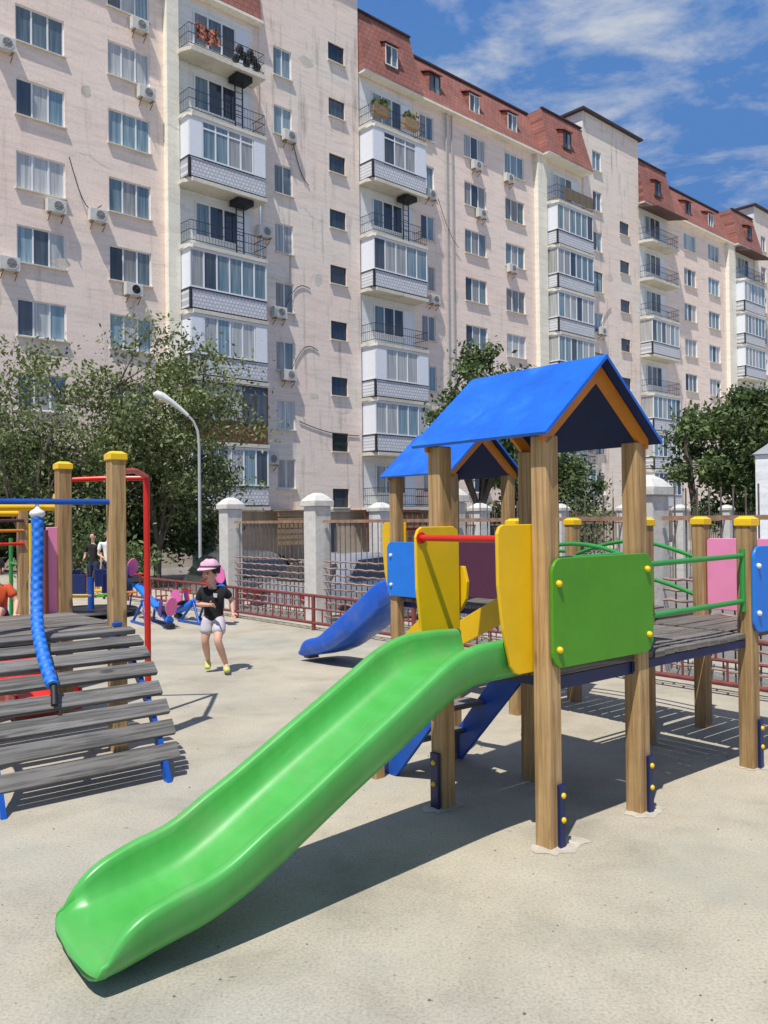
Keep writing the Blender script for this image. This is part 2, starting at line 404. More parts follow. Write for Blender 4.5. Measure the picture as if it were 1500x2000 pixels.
segs = [(-36,-8.2,26.4,0,'pink_wall'), (-8.2,-1.66,31.1,-.1,'tower_wall'), (-1.66,20.0,26.4,0,'pink_wall'), (20.0,27.6,31.1,-.1,'tower_wall'), (27.6,48.5,26.4,0,'pink_wall'), (48.5,57,31.1,-.1,'tower_wall')]
YF = {}
for (a, b_, zt, yf, mm) in segs:
    hs = [w for w in win_specs if a < (w[0]+w[1])/2 < b_]
    wallseg('wall', a, b_, 2.0, zt, yf, hs, M[mm])
    for w in hs: YF[w] = yf
bw = MB(); bw.box(-36,57,-.03,3,ZB,2.0); bw.build('basement_wall', M['base_wall'], bld)
# tower sides / tops
for (a, b_) in ((-8.2,-1.66),(20.0,27.6),(48.5,57)):
    t = MB(); t.box(a+.02,b_-.02,.3,9,24,31.08); t.box(a+.02,a+.15,-.08,.3,24,31.08); t.box(b_-.15,b_-.02,-.08,.3,24,31.08); t.build('tower_wall', M['whitewall'], bld)
    t = MB(); t.add([(a-.3,-.4,31.1),(b_+.3,-.4,31.1),(b_+.3,9.3,31.1),(a-.3,9.3,31.1),(a-.3,-.4,31.25),(b_+.3,-.4,31.25),(b_+.3,9.3,31.25),(a-.3,9.3,31.25),((a+b_)/2,4.5,32.3)],
        [(0,3,2,1),(0,1,5,4),(1,2,6,5),(2,3,7,6),(3,0,4,7),(4,5,8),(5,6,8),(6,7,8),(7,4,8)])
    t.build('tower_roof', M['roofedge'], bld)
# window prototypes
def fr_mesh(w, h, n, name, fm, off=.0, thick=.055):
    b = MB(); t = thick; y0, y1 = off-.03, off+.03
    b.box(0,w,y0,y1,0,t); b.box(0,w,y0,y1,h-t,h); b.box(0,t,y0,y1,t,h-t); b.box(w-t,w,y0,y1,t,h-t)
    for i in range(1, n):
        x = w*i/n; b.box(x-t*.6,x+t*.6,y0,y1,t,h-t)
    return b.mesh(name, fm)
def gl_mesh(w, h, n, kinds, name='glass'):
    b = MB()
    for i in range(n):
        b.mi = kinds[i]; x0, x1 = w*i/n, w*(i+1)/n
        b.add([(x0+.01,0,.01),(x1-.01,0,.01),(x1-.01,0,h-.01),(x0+.01,0,h-.01)], [(0,1,2,3)])
    me = bpy.data.meshes.new(name); me.from_pydata(b.v, [], b.f)
    for mm in ('g_blue','g_curtain','g_dark'): me.materials.append(M[mm])
    for p, i in zip(me.polygons, b.m): p.material_index = i
    return me
fr = {'three': {}, 'two': {}, 'stair': {}}
dims = {'three': (2.0,1.52,3), 'two': (1.14,1.5,2), 'stair': (1.14,1.0,1)}
fmesh = {t: fr_mesh(*dims[t], 'window', M['pvc']) for t in dims}
fmesh['stair'] = fr_mesh(*dims['stair'], 'window', M['brownframe'], thick=.045)
fmesh['brown'] = fr_mesh(*dims['two'], 'window', M['brownframe'])
gvar = {'three': [gl_mesh(2.0,1.52,3,k) for k in ((0,1,0),(0,2,1),(1,1,1),(0,0,0),(2,1,0),(1,2,1))], 'two': [gl_mesh(1.14,1.5,2,k) for k in ((0,0),(1,0),(2,0),(1,1))], 'stair': [gl_mesh(1.14,1.0,1,k) for k in ((2,),(2,),)]}
sb = MB(); sb.box(-.06,2.06,-.22,.0,-.06,-.005); sill3 = sb.mesh('sill', M['slab'])
sb = MB(); sb.box(-.06,1.2,-.22,.0,-.06,-.005); sill2 = sb.mesh('sill', M['slab'])
rw = random.Random(3)
for w in win_specs:
    u0, u1, z0, z1, ty = w; y = YF[w]+.10
    fmx = fmesh['brown'] if (ty == 'two' and rw.random() < .15) else fmesh[ty]
    o = link('window', fmx, bld, loc=(u0, y, z0)); o.scale = ((u1-u0)/dims[ty][0], 1, (z1-z0)/dims[ty][1])
    link('glass', rw.choice(gvar[ty]), o)
    s_ = link('sill', sill3 if ty == 'three' else sill2, o)
# pilasters
for (a, b_) in ((-13.45,-12.82),(14.25,15.28),(42.6,43.95)):
    t = MB(); t.box(a,b_,-.35,.0,2.0,26.3); t.build('pilaster', M['cream'], bld, bevel=.02)
# ledge between basement and wall
t = MB(); t.box(-36,57,-.16,-.035,1.93,2.06); t.build('ledge', M['slab'], bld)
# mansard roof
def mansard(a, b_, y0, y1, z0=26.35, z1=29.6):
    t = MB()
    t.add([(a,y0,z0),(b_,y0,z0),(b_,y1,z1),(a,y1,z1),(a,9,z0),(b_,9,z0),(b_,9,z1),(a,9,z1)], [(0,1,2,3),(3,2,6,7),(0,3,7,4),(1,5,6,2)])
    t.build('mansard_roof', M['tiles'], bld)
    t = MB(); t.box(a-.05,b_+.05,y0-.06,.3,z0-.14,z0-.01); t.build('eave', M['cream'], bld)
    t = MB(); t.box(a-.02,b_+.02,y1-.12,y1+.3,z1-.02,z1+.1); t.build('roof_edge', M['roofedge'], bld)
mansard(-36,-8.22,-.4,1.1); mansard(2.9,15.0,-.4,1.1); mansard(32.2,43.6,-.4,1.1)
def bay(a, b_, cut0, cut1, pr=.85):
    t = MB(); z0, z1 = 26.3, 29.75
    ya, yb = -pr, .05
    t.add([(a,ya,z0),(b_,ya,z0),(b_-cut1,yb,z1),(a+cut0,yb,z1),(b_,.6,z0),(b_-cut1,1.6,z1),(a,.6,z0),(a+cut0,1.6,z1)], [(0,1,2,3),(1,4,5,2),(0,3,7,6),(3,2,5,7)])
    t.build('mansard_roof', M['tiles'], bld)
    t = MB(); t.box(a+.02,b_-.02,ya+.03,-.02,z0-.12,z0-.01); t.build('eave', M['cream'], bld)
    t = MB(); t.box(a+cut0,b_-cut1,yb-.12,yb+.1,z1,z1+.1); t.build('roof_edge', M['roofedge'], bld)
bay(-13.4,-8.25,.5,0,.42); bay(-1.6,3.0,0,.5,.6); bay(14.6,19.95,.6,0,1.0); bay(27.65,32.6,0,.5,.6); bay(43.4,48.45,.6,0,.9)
# dormers
def dormer(u, off, z, w=.95):
    # window box on the slope with triangular cheeks
    t = MB(); y = -off
    t.add([(u-w/2,y,z-.6),(u+w/2,y,z-.6),(u+w/2,y,z+.6),(u-w/2,y,z+.6),(u-w/2-.03,y+.95,z+.85),(u+w/2+.03,y+.95,z+.85)], [(0,3,4),(1,5,2)])
    t.add([(u-w/2-.12,y-.15,z+.6),(u+w/2+.12,y-.15,z+.6),(u+w/2+.12,y+.9,z+.95),(u-w/2-.12,y+.9,z+.95),(u-w/2-.12,y-.15,z+.68),(u+w/2+.12,y-.15,z+.68),(u+w/2+.12,y+.9,z+1.03),(u-w/2-.12,y+.9,z+1.03)], [(0,1,2,3),(4,5,6,7),(0,1,5,4),(1,2,6,5),(3,0,4,7)])
    d = t.build('dormer', M['tiles'], bld)
    f = link('window', fr_mesh(w,1.15,2,'window',M['brownframe'] if int(u*7)%3 else M['pvc']), d, loc=(u-w/2,y,z-.6)); f.name = 'dormer_window'
    link('glass', gl_mesh(w,1.15,2,(2,0)), d, loc=(u-w/2,y+.02,z-.6))
for (u, bay_) in ((-17.5,0),(-10.6,.40),(.5,.52),(4.6,0),(8.2,0),(12.0,0),(17.0,.82),(29.8,.52),(35.8,0),(39.9,0),(46.0,.74)):
    dormer(u, bay_ if bay_ else -.02, 27.75)
# tower small details: white corner strip
# balconies
def railing_mesh(u0, u1, F, z):
    b = MB()
    for zz in (z+1.02, z+.12, z+.6):
        b.tube([(u0,-.02,zz),(u0,-F,zz),(u1,-F,zz),(u1,-.02,zz)], .018, 5)
    n = int((u1-u0)/.16)
    for i in range(n+1):
        x = u0+(u1-u0)*i/n; b.tube([(x,-F,z+.1),(x,-F,z+1.02)], .009, 4, False)
    for i in range(1, 7):
        y = -F*i/7
        for x in (u0,u1): b.tube([(x,y,z+.1),(x,y,z+1.02)], .009, 4, False)
    return b
def balcony(u0, u1, k, kind, F=1.1, style=None, ladder=False):
    z = 2.2+3*k; rr = random.Random(int((u0+50)*100)+k)
    b = MB(); b.add([(u0-.1,-.0,z-.2),(u0-.1,-F*.55,z-.2),(u0+.15,-F-.06,z-.2),(u1+.05,-F-.06,z-.2),(u1+.05,0,z-.2),(u0-.1,-.0,z-.02),(u0-.1,-F*.55,z-.02),(u0+.15,-F-.06,z-.02),(u1+.05,-F-.06,z-.02),(u1+.05,0,z-.02)],
        [(0,1,2,3,4),(5,6,7,8,9),(0,1,6,5),(1,2,7,6),(2,3,8,7),(3,4,9,8)])
    root = b.build('balcony', M['slab'], bld)
    bk = MB(); bk.box(u0+.0,u1,-.03 if u0 > -9 or True else 0,-.005,z-.02,z+2.78); bk.build('back_wall', M['whitewall'], root)
    if kind == 'glazed':
        ph = .95
        p = MB(); pm = M['parapet'] if style != 'brown' else M['brownclad']
        p.box(u0+.12,u1-.02,-F,-F+.05,z,z+ph); p.build('parapet', pm, root)
        for (xa, xb, ya) in ((u0,u0+.05,-F+.1),(u1-.06,u1-.01,-F+.06)): MB().box(xa,xb,ya,-.04,z,z+ph).build('side_panel', M['parapet'] if style != 'brown' else M['brownclad'], root)
        p = MB()
        for zz in (z, z+ph-.05): p.box(u0-.02,u1,-F-.03,-F-.004,zz,zz+.05); p.box(u0-.03,u0-.003,-F,-.04,zz,zz+.05)
        p.box(u0-.02,u0+.06,-F-.035,-F+.06,z,z+ph); p.build('parapet_frame', M['darkmetal'] if style != 'brown' else M['brownframe'], root)
        z0, z1 = z+ph+.01, z+2.74; h = z1-z0; n = 6 if u1-u0 > 4.2 else 5
        p = MB(); fw = .07
        p.box(u0,u1,-F-.01,-F+.05,z0,z0+fw); p.box(u0,u1,-F-.01,-F+.05,z1-fw,z1); 
        if style == 'transom': p.box(u0+fw,u1-fw,-F-.006,-F+.046,z0+h*.78,z0+h*.78+fw)
        for i in range(n+1):
            x = u0+(u1-u0-fw)*i/n; p.box(x,x+fw,-F-.008,-F+.048,z0+fw,z1-fw)
        for zz in (z0, z1-fw): p.box(u0-.002,u0+.05,-F+.06,-.04,zz,zz+fw); p.box(u1-.05,u1+.002,-F+.06,-.04,zz,zz+fw)
        p.build('glazing_frame', M['pvc'] if style != 'brown' else M['brownframe'], root)
        kinds = [rr.choice((0,1,0,1,2)) for _ in range(n)]
        solid = set()
        if style in ('panels','transom'): solid = {0, n-1}
        gp = MB()
        for i in range(n):
            if i in solid: continue
            gp.mi = kinds[i]; x0 = u0+(u1-u0)*i/n; x1 = u0+(u1-u0)*(i+1)/n
            gp.add([(x0,-F+.02,z0),(x1,-F+.02,z0),(x1,-F+.02,z1),(x0,-F+.02,z1)], [(0,1,2,3)])
        gp.mi = 0
        gp.add([(u1-.02,-F+.02,z0),(u1-.02,-.04,z0),(u1-.02,-.04,z1),(u1-.02,-F+.02,z1)], [(0,1,2,3)])
        if style == 'clear': gp.mi = 1; gp.add([(u0+.02,-F+.02,z0),(u0+.02,-.04,z0),(u0+.02,-.04,z1),(u0+.02,-F+.02,z1)], [(0,1,2,3)])
        gp.build('glass', [M['g_blue'],M['g_curtain'],M['g_dark']], root)
        pmm = M['pvcpanel'] if style != 'brown' else M['brownclad']
        if style != 'clear': MB().box(u0+.01,u0+.04,-F+.06,-.04,z0+.07,z1-.07).build('infill_panel', pmm, root)
        for i in sorted(solid):
            x0 = u0+(u1-u0)*i/n; x1 = u0+(u1-u0)*(i+1)/n; MB().box(x0+.04,x1-.02,-F-.02,-F+.03,z0-.1,z1-.08).build('infill_panel', pmm, root)
        t = MB(); t.box(u0-.08,u1+.03,-F-.05,-.04,z+2.745,z+2.775)
        t.build('top_strip', M['pvc'], root)
    else:
        railing_mesh(u0+.03, u1-.03, F, z).build('railing', M['darkmetal'], root)
        d = link('balcony_door', fr_mesh(2.3,1.6,3,'balcony_door',M['pvc']), root, loc=(u0+.9,-.07,z+.75))
        link('glass', rr.choice([gl_mesh(2.3,1.6,3,kk) for kk in ((0,0,2),(1,0,2),(0,2,2))]), root, loc=(u0+.9,-.05,z+.75)).name = 'glass'
        dd = MB(); dd.box(u0+.9+2.32,u0+.9+3.0,-.09,-.04,z+.02,z+2.35); dd.build('door_leaf', M['pvcpanel'], root)
        if style == 'boxes':
            for x in (u0+.25, u0+2.6):
                q = MB(); q.box(x,x+1.0,-F-.02,-F+.35,z+.55,z+1.1); q.build('planter_box', M['tanclad'], root)
                q = MB(); rq = random.Random(int(x*10)+99)
                for _ in range(60):
                    c = Vector((x+rq.random(), -F+.15+rq.uniform(-.15,.15), z+1.1+rq.random()*.35)); a = Vector((rq.uniform(-1,1),rq.uniform(-1,1),rq.uniform(-1,1)))*.09; bb = a.cross(Vector((rq.uniform(-1,1),1,.3)))
                    q.add([c-a-bb,c+a-bb,c+a+bb,c-a+bb], [(0,1,2,3)])
                q.build('flowers', M['leaf_olive'], root)
        if style == 'cloth':
            q = MB(); n = 14
            for i in range(n+1):
                x = u0+.7+(u1-u0-.75)*i/n
                for j in range(3): q.v.append((x, -F-.05-.02*math.sin(i*2.1)-.01*j, z+1.04-.42*j-(.04*math.sin(i*1.3) if j == 2 else 0)))
            for i in range(n):
                for j in range(2): q.f.append((i*3+j,i*3+j+1,(i+1)*3+j+1,(i+1)*3+j)); q.m.append(0)
            q.build('shade_cloth', mat('olive shade cloth', (.16,.13,.09), .9), root)
        if style == 'awning':
            q = MB(); q.add([(u0-.2,-.05,z+2.7),(u1+.4,-.05,z+2.7),(u1+.4,-F-.7,z+2.3),(u0-.2,-F-.7,z+2.3),(u0-.2,-.05,z+2.76),(u1+.4,-.05,z+2.76),(u1+.4,-F-.7,z+2.36),(u0-.2,-F-.7,z+2.36)], [(0,1,2,3),(4,5,6,7),(0,1,5,4),(1,2,6,5),(2,3,7,6),(3,0,4,7)])
            q.build('canopy', mat('brown canopy', (.13,.07,.06), .8), root)
        if style == 'laundry':
            q = MB(); n = 10; rq = random.Random(5)
            for i in range(n+1):
                x = u0+.35+1.25*i/n
                for j in range(4): q.v.append((x+.03*j, -F-.05-.05*math.sin(i*1.7+j), z+1.1-.24*j+.08*math.sin(i*.9)))
            for i in range(n):
                for j in range(3): q.f.append((i*4+j,i*4+j+1,(i+1)*4+j+1,(i+1)*4+j)); q.m.append(0)
            lm = mat('red brown blanket', (.2,.05,.03), .9); vv = coords(lm); base(lm, ramp(lm, noise(lm, vv, 9, 4), [(.42,(.03,.012,.012)),(.5,(.34,.09,.05)),(.6,(.5,.22,.13))])); q.build('blanket', lm, root)
            for i in range(7): MB().lathe([(.01,0),(.16,.05),(.2,.2),(.14,.36),(.02,.42)], (u1-.3-i*.2,-F+.2,z+.2+.25*(i%3)), 8).build('stored_bag', M['black'], root, smooth=40)
        if ladder:
            q = MB(); x = u1-1.35
            for dx in (0,.42): q.tube([(x+dx,-.55,z),(x+dx,-.55,z+2.78)], .035, 5)
            for i in range(9): q.tube([(x,-.55,z+.2+.3*i),(x+.42,-.55,z+.2+.3*i)], .02, 4)
            q.build('escape_ladder', M['darkmetal'], root)
            q = MB(); q.box(x-.15,x+.75,-.95,-.2,z+2.5,z+2.76); q.build('escape_hatch', M['black'], root)
    return root
A0, A1 = -12.8, -8.6
for k, kind, st, ld in ((7,'open','laundry',0),(6,'open',None,1),(5,'glazed','transom',0),(4,'open',None,1),(3,'glazed','plain',0),(2,'glazed','panels',0),(1,'glazed','brown',0),(0,'glazed','clear',0)): balcony(A0,A1,k,kind,style=st,ladder=ld)
for k, kind, st, ld in ((7,'open','boxes',0),(6,'glazed','transom',0),(5,'open',None,1),(4,'glazed','plain',0),(3,'open',None,0),(2,'glazed','panels',0),(1,'glazed','plain',0),(0,'open',None,0)): balcony(-1.55,2.6,k,kind,style=st,ladder=ld)
for k, kind, st in ((7,'open','cloth'),(6,'glazed','plain'),(5,'glazed','clear'),(4,'glazed','clear'),(3,'glazed','clear'),(2,'glazed','plain'),(1,'open',None),(0,'glazed','clear')): balcony(15.35,19.65,k,kind,style=st)
for k, kind, st in ((7,'open','awning'),(6,'open',None),(5,'open',None),(4,'glazed','clear'),(3,'open',None),(2,'glazed','clear'),(1,'glazed','clear'),(0,'glazed','plain')): balcony(27.65,31.9,k,kind,style=st)
for k, kind, st in ((7,'open','awning'),(6,'glazed','plain'),(5,'glazed','plain'),(4,'glazed','plain'),(3,'open',None),(2,'glazed','plain')): balcony(44.0,48.3,k,kind,style=st)
rp2 = random.Random(17)
for (u, z, w_, h_) in ((-4.6,14.2,.5,.7),(-5.3,25.5,.9,.5),(-18.2,12.4,.8,.4),(6.2,15.2,.5,.9),(9.9,12.2,.7,.4),(23.4,19.5,.8,.6),(-5.0,8.0,.6,.3),(-17.1,20.0,.5,.5)):
    y0 = -.104 if (-8.2 < u < -1.66 or 20 < u < 27.6) else -.004; n = 12
    pts = [(u+math.cos(i*2*math.pi/n)*w_/2*rp2.uniform(.7,1.2), y0, z+math.sin(i*2*math.pi/n)*h_/2*rp2.uniform(.7,1.2)) for i in range(n)]
    MB().add(pts, [tuple(range(n))]).build('render_patch', M['patch'], bld)
# drainpipes, cables, doors in the basement storey, boarded porches
for u in (5.4, 5.9): MB().tube([(u,-.12,2),(u,-.12,26.2)], .05, 6).build('drainpipe', M['greymetal'], bld)
rc = random.Random(11)
for (u0, z0, u1, z1, sag) in ((-17.9,16.9,-16.5,15.2,1.0),(-6.3,21.3,-5.2,19.0,.5),(-6.9,12.2,-5.2,13.6,-.6),(-6.5,9.1,-4.7,10.4,-.7),(-8.4,14.6,-12.0,13.9,.3),(-1.9,6.1,-6.0,6.6,.2),(4.6,20.8,6.4,18.2,.4),(21.8,15.2,23.4,17.2,-.3)):
    pts = [(u0+(u1-u0)*t/8, -.14, z0+(z1-z0)*t/8-sag*math.sin(math.pi*t/8)) for t in range(9)]
    MB().tube(pts, .022, 4).build('cable', M['black'], bld)
for (a, b_) in ((-12.2,-11.0),(-4.9,-3.6),(8.0,9.2),(17.0,18.2)):
    MB().box(a,b_,-.1,-.035,-.75,1.45).build('door', mat('dark blue door', (.03,.05,.08), .6), bld, bevel=.01)
for (a, b_, mm) in ((-8.2,-5.6,'tanclad'),(-2.6,1.6,'brownclad'),(2.4,5.4,'tanclad')):
    t = MB()
    for i in range(6): t.box(a,b_,-1.3,-1.25,.3+.28*i,.5+.28*i)
    t.box(a,b_,-1.35,-.04,1.96,2.02); t.build('porch_boarding', M[mm], bld)

# ------------------------------------------------------------------ air conditioners (hang on the facade)
acp = empty('air_conditioner', (0,0,0))
MB().box(-.4,.4,-.33,-.05,0,.55).build('casing', M['ac'], acp, bevel=.015)
gq = MB(); gq.lathe([(.235,-.336),(.235,-.345),(.20,-.345),(.20,-.338)], (0.07,0,.275), 20, 'y'); gq.build('fan_ring', M['ac'], acp)
gq = MB(); gq.lathe([(.2,-.334),(.2,-.338),(.03,-.34)], (0.07,0,.275), 20, 'y')
for i in range(4): gq.tube([(.07+.2*math.cos(i*.785),-.345,.275+.2*math.sin(i*.785)),(.07-.2*math.cos(i*.785),-.345,.275-.2*math.sin(i*.785))], .006, 4)
gq.build('fan_grille', M['acgrille'], acp)
for x in (-.28,.28):
    b = MB(); b.bar((x,0,-.03),(x,-.38,-.03),.04,.04); b.bar((x,0,-.32),(x,-.34,-.05),.03,.03); b.build('bracket', M['rust'], acp)
RB = Matrix.Translation((0,47.485,0)) @ Matrix.Rotation(math.pi/2-BT, 4, 'Z')
acs = [(-14.7,23.4,'air conditioner at the very top of the photo beside the left cream pilaster'),
 (-14.4,20.45,'second highest air conditioner beside the left cream pilaster, below a three pane window'),
 (-20.5,20.4,'air conditioner cut by the left photo edge beside the topmost left window'),
 (-20.4,11.6,'air conditioner cut by the left photo edge just above the tree'),
 (-18.5,14.35,'air conditioner below the third window down in the leftmost window column'),
 (-16.7,14.4,'air conditioner between the two left window columns with loose cables above it'),
 (-15.1,11.5,'air conditioner with round black fan above the left tree near the cream pilaster'),
 (-6.55,20.85,'highest air conditioner between the near balconies and the small stair windows'),
 (-7.3,11.7,'air conditioner left of a narrow window, level with the upper white panelled near balcony'),
 (-6.75,8.6,'air conditioner under the narrow window, level with the brown near balcony'),
 (-8.15,15.6,'air conditioner touching the right side of the second open near balcony'),
 (-7.9,4.3,'lowest air conditioner, between the near balconies and a narrow window'),
 (8.1,23.45,'highest air conditioner in the window column right of the middle balconies'),
 (11.3,23.5,'air conditioner under the top window beside the middle cream pilaster'),
 (8.5,20.5,'second air conditioner down in the window column right of the middle balconies'),
 (3.9,20.55,'shaded air conditioner at the right of the highest glazed middle balcony'),
 (11.5,17.6,'lower of two air conditioners in the column beside the middle cream pilaster'),
 (21.9,14.95,'air conditioner on the far stair tower right of the stacked glazed balconies'),
 (4.1,14.3,'shaded air conditioner right of the lower glazed middle balcony')]
for i, (u, z, lab) in enumerate(acs):
    o = acp if i == 0 else copy_tree(acp)
    yy = -.12 if (-8.2 < u < -1.66 or 20 < u < 27.6) else -.02
    o.matrix_world = RB @ Matrix.Translation((u, yy, z))
    tag(o, lab, 'air conditioner', 'air conditioners on the apartment facade')
    if i == 6:
        for g_ in kids(o):
            if g_.name.startswith('fan_grille'): g_.data = g_.data.copy(); g_.data.materials[0] = M['black']
# two on the pilaster side
# ------------------------------------------------------------------ trees
def tree(name, label, loc, height, crown, cz, seed, nclump, nleaf, ls, lm='leaf_olive', trunk_r=.16, lean=(0,0), clump=.5, group=None, cat='tree', forks=3):
    rg = np.random.RandomState(seed); rr = random.Random(seed)
    root = empty(name, loc); tag(root, label, cat, group)
    tb = MB(); cen = Vector((lean[0], lean[1], cz)); cs = []
    while len(cs) < nclump:
        p = rg.uniform(-1,1,3); r = np.linalg.norm(p)
        if r > 1 or r < .3: continue
        if p[2] < -.75: continue
        cs.append(Vector((cen.x+p[0]*crown[0], cen.y+p[1]*crown[1], cen.z+p[2]*crown[2])))
    fork = Vector((lean[0]*.3, lean[1]*.3, max(.5, (cz-crown[2])*.8)))
    tb.tube([(0,0,-.3),(lean[0]*.08,lean[1]*.08,fork.z*.5),fork], [trunk_r*1.25,trunk_r,trunk_r*.85], 8)
    limbs = []
    for i in range(5+forks):
        a = i*2.4+rr.random(); e = Vector((cen.x+math.cos(a)*crown[0]*.45, cen.y+math.sin(a)*crown[1]*.45, cen.z+rr.uniform(-.2,.5)*crown[2]))
        mid = (fork+e)/2+Vector((rr.uniform(-.3,.3),rr.uniform(-.3,.3),.2)); limbs.append((mid,e))
        tb.tube([fork,mid,e], [trunk_r*.6,trunk_r*.4,trunk_r*.18], 6)
    for c in cs:
        best = min([q for l in limbs for q in l], key=lambda q: (q-c).length)
        m2 = (best+c)/2+Vector((rr.uniform(-.2,.2),rr.uniform(-.2,.2),-.08)); tb.tube([best,m2,c], [trunk_r*.22,trunk_r*.13,trunk_r*.05], 4, False)
    tb.build('trunk', M['bark'], root, smooth=60)
    V_ = []; 
    for c in cs:
        n = int(nleaf*rr.uniform(.5,1.4)); sg = clump*rr.uniform(.6,1.25)
        P = rg.normal(0,1,(n,3))*np.array([sg,sg,sg*.7])*.55+np.array(c); V_.append(P)
    P = np.concatenate(V_); n = len(P)
    a = rg.normal(0,1,(n,3)); a /= np.linalg.norm(a,axis=1)[:,None]; b = np.cross(a, rg.normal(0,1,(n,3))); b /= np.linalg.norm(b,axis=1)[:,None]
    s_ = ls*rg.uniform(.55,1.3,(n,1)); a *= s_; b *= s_*.45
    v = np.empty((n,4,3)); v[:,0] = P-a; v[:,1] = P+b; v[:,2] = P+a; v[:,3] = P-b
    me = bpy.data.meshes.new('crown'); me.vertices.add(n*4); me.vertices.foreach_set('co', v.reshape(-1)); me.loops.add(n*4); me.loops.foreach_set('vertex_index', np.arange(n*4,dtype=np.int32))
    me.polygons.add(n); me.polygons.foreach_set('loop_start', np.arange(0,n*4,4,dtype=np.int32)); me.polygons.foreach_set('loop_total', np.full(n,4,dtype=np.int32)); me.update(); me.validate()
    me.materials.append(M[lm]); link('crown', me, root); return root
TREEG = 'trees between the fence and the apartment block'
tree('leafy_tree','airy olive tree in front of the near balconies behind the street lamp',(-7.3,27,-.6),8,(3.0,2.3,3.4),4.9,1,112,165,.088,'leaf_olive',.12,(.2,0),.74,TREEG)
tree('leafy_tree','sparse thin branched tree at the far left against the pink wall',(-10.4,25,-.6),7.5,(2.9,2.2,3.2),4.3,2,80,130,.08,'leaf_olive',.11,(-.2,0),.6,TREEG)
tree('leafy_tree','dense dark green low tree behind the left yellow capped posts',(-12.8,27.5,-.6),6,(3.6,2.4,2.7),2.8,3,110,240,.10,'leaf_dark',.18,(0,0),.7,TREEG)
tree('leafy_tree','dark shady tree behind the red pole with its crown hanging low',(-8.6,29.5,-.6),6,(3.1,2.0,2.5),2.9,4,110,220,.10,'leaf_dark',.17,(0,0),.65,TREEG)
tree('leafy_tree','dark green tree rising behind the blue roof of the play tower',(3.15,27.5,-.6),8,(1.75,1.5,2.5),5.3,5,66,210,.10,'leaf_dark',.14,(0,0),.5,TREEG)
tree('leafy_tree','low dark tree seen under the blue roofs',(5.8,31,-.6),5,(2.6,1.8,2.3),2.4,6,80,200,.10,'leaf_dark',.14,(0,0),.6,TREEG)
tree('leafy_tree','large dense green tree at the right edge of the fence',(17.0,38.5,-.6),8,(3.8,2.6,3.5),4.5,8,140,230,.14,'leaf_dark',.2,(0,0),.8,TREEG)
tree('leafy_tree','broad green tree behind the white booth',(23.0,42,-.6),8.5,(4.4,2.8,3.8),5.4,9,130,220,.15,'leaf_dark',.2,(0,0),.8,TREEG)
tree('bush','small yellowish bush behind the fence beneath the far glazed balconies',(6.8,29.2,-.6),2.5,(1.0,.8,.85),1.9,10,22,110,.08,'leaf_olive',.05,(0,0),.4,None,'bush')
tree('bush','dark hedge bush at the foot of the left trees',(-7.6,22.0,-.6),2.5,(1.5,1.0,.95),.9,11,30,150,.08,'leaf_dark',.05,(0,0),.5,None,'bush')
# bare leaning trunk at the right tree
tk = MB(); tk.tube([(0,0,-.2),(-.05,0,2.5),(-.3,.1,5),(-.35,.1,7.0)], [.2,.17,.14,.08], 8)
tag(tk.build('tree_trunk', M['bark'], smooth=60, loc=(14.3,38.6,-.6)), 'pale bare leaning trunk with few branches left of the large right tree', 'tree')

# ------------------------------------------------------------------ street lamp
lp = empty('street_lamp', (-4.27,19.5,-.3)); tag(lp, 'thin grey street lamp with curved arm and long white head in front of the trees', 'street lamp')
q = MB(); q.tube([(0,0,0),(0,0,.9)], .075, 10); q.build('base_sleeve', M['greymetal'], lp, smooth=50)
pts = [(0,0,.85),(0,0,3.55),(-.03,0,3.9),(-.12,-.03,4.12),(-.28,-.06,4.3)]
q = MB(); q.tube(pts, [.04,.034,.03,.027,.025], 10); q.build('pole', M['greymetal'], lp, smooth=50)
q = MB(); q.tube([(-.24,-.05,4.25),(-.42,-.08,4.42),(-.6,-.12,4.56),(-.8,-.16,4.68),(-.93,-.19,4.74),(-1.0,-.2,4.73)], [.04,.05,.065,.10,.09,.03], 12); q.build('lamp_head', M['greywhite'], lp, smooth=60)
q = MB(); q.lathe([(.01,-.05),(.07,-.03),(.09,0),(.07,.02)], (-.82,-.16,4.60), 12); q.build('lamp_lens', mat('lamp lens', (.55,.45,.3), .2), lp, smooth=60)

# ------------------------------------------------------------------ pillar fences
def pillar_tree(name, h, w):
    root = empty(name)
    q = MB(); q.box(-w/2,w/2,-w/2,w/2,-.15,h-.2); q.build('shaft', M['pillar'], root, bevel=.012)
    q = MB(); a = w/2+.035; q.box(-a,a,-a,a,h-.2,h-.12)
    q.add([(-a,-a,h-.12),(a,-a,h-.12),(a,a,h-.12),(-a,a,h-.12),(-a*.6,-a*.6,h-.04),(a*.6,-a*.6,h-.04),(a*.6,a*.6,h-.04),(-a*.6,a*.6,h-.04),(-a*.25,-a*.25,h),(a*.25,-a*.25,h),(a*.25,a*.25,h),(-a*.25,a*.25,h)],
        [(0,1,5,4),(1,2,6,5),(2,3,7,6),(3,0,4,7),(4,5,9,8),(5,6,10,9),(6,7,11,10),(7,4,8,11),(8,9,10,11)])
    q.build('cap', M['pillar'], root, bevel=.01); return root
near_ang = math.atan2(TF.y, TF.x)
NP = [(-2.614,14.32),(-.983,12.38),(.80,10.35),(2.57,8.2),(4.2,6.25)]
pp = pillar_tree('fence_pillar', 1.9, .29)
labs = ['leftmost white concrete fence pillar behind the running child','white concrete fence pillar with grey scars left of the blue slide','white fence pillar mostly hidden behind the tower post over the slide','wide looking white fence pillar between the blue roofed tower and the capped posts','nearest white fence pillar beyond the blue panel at the right']
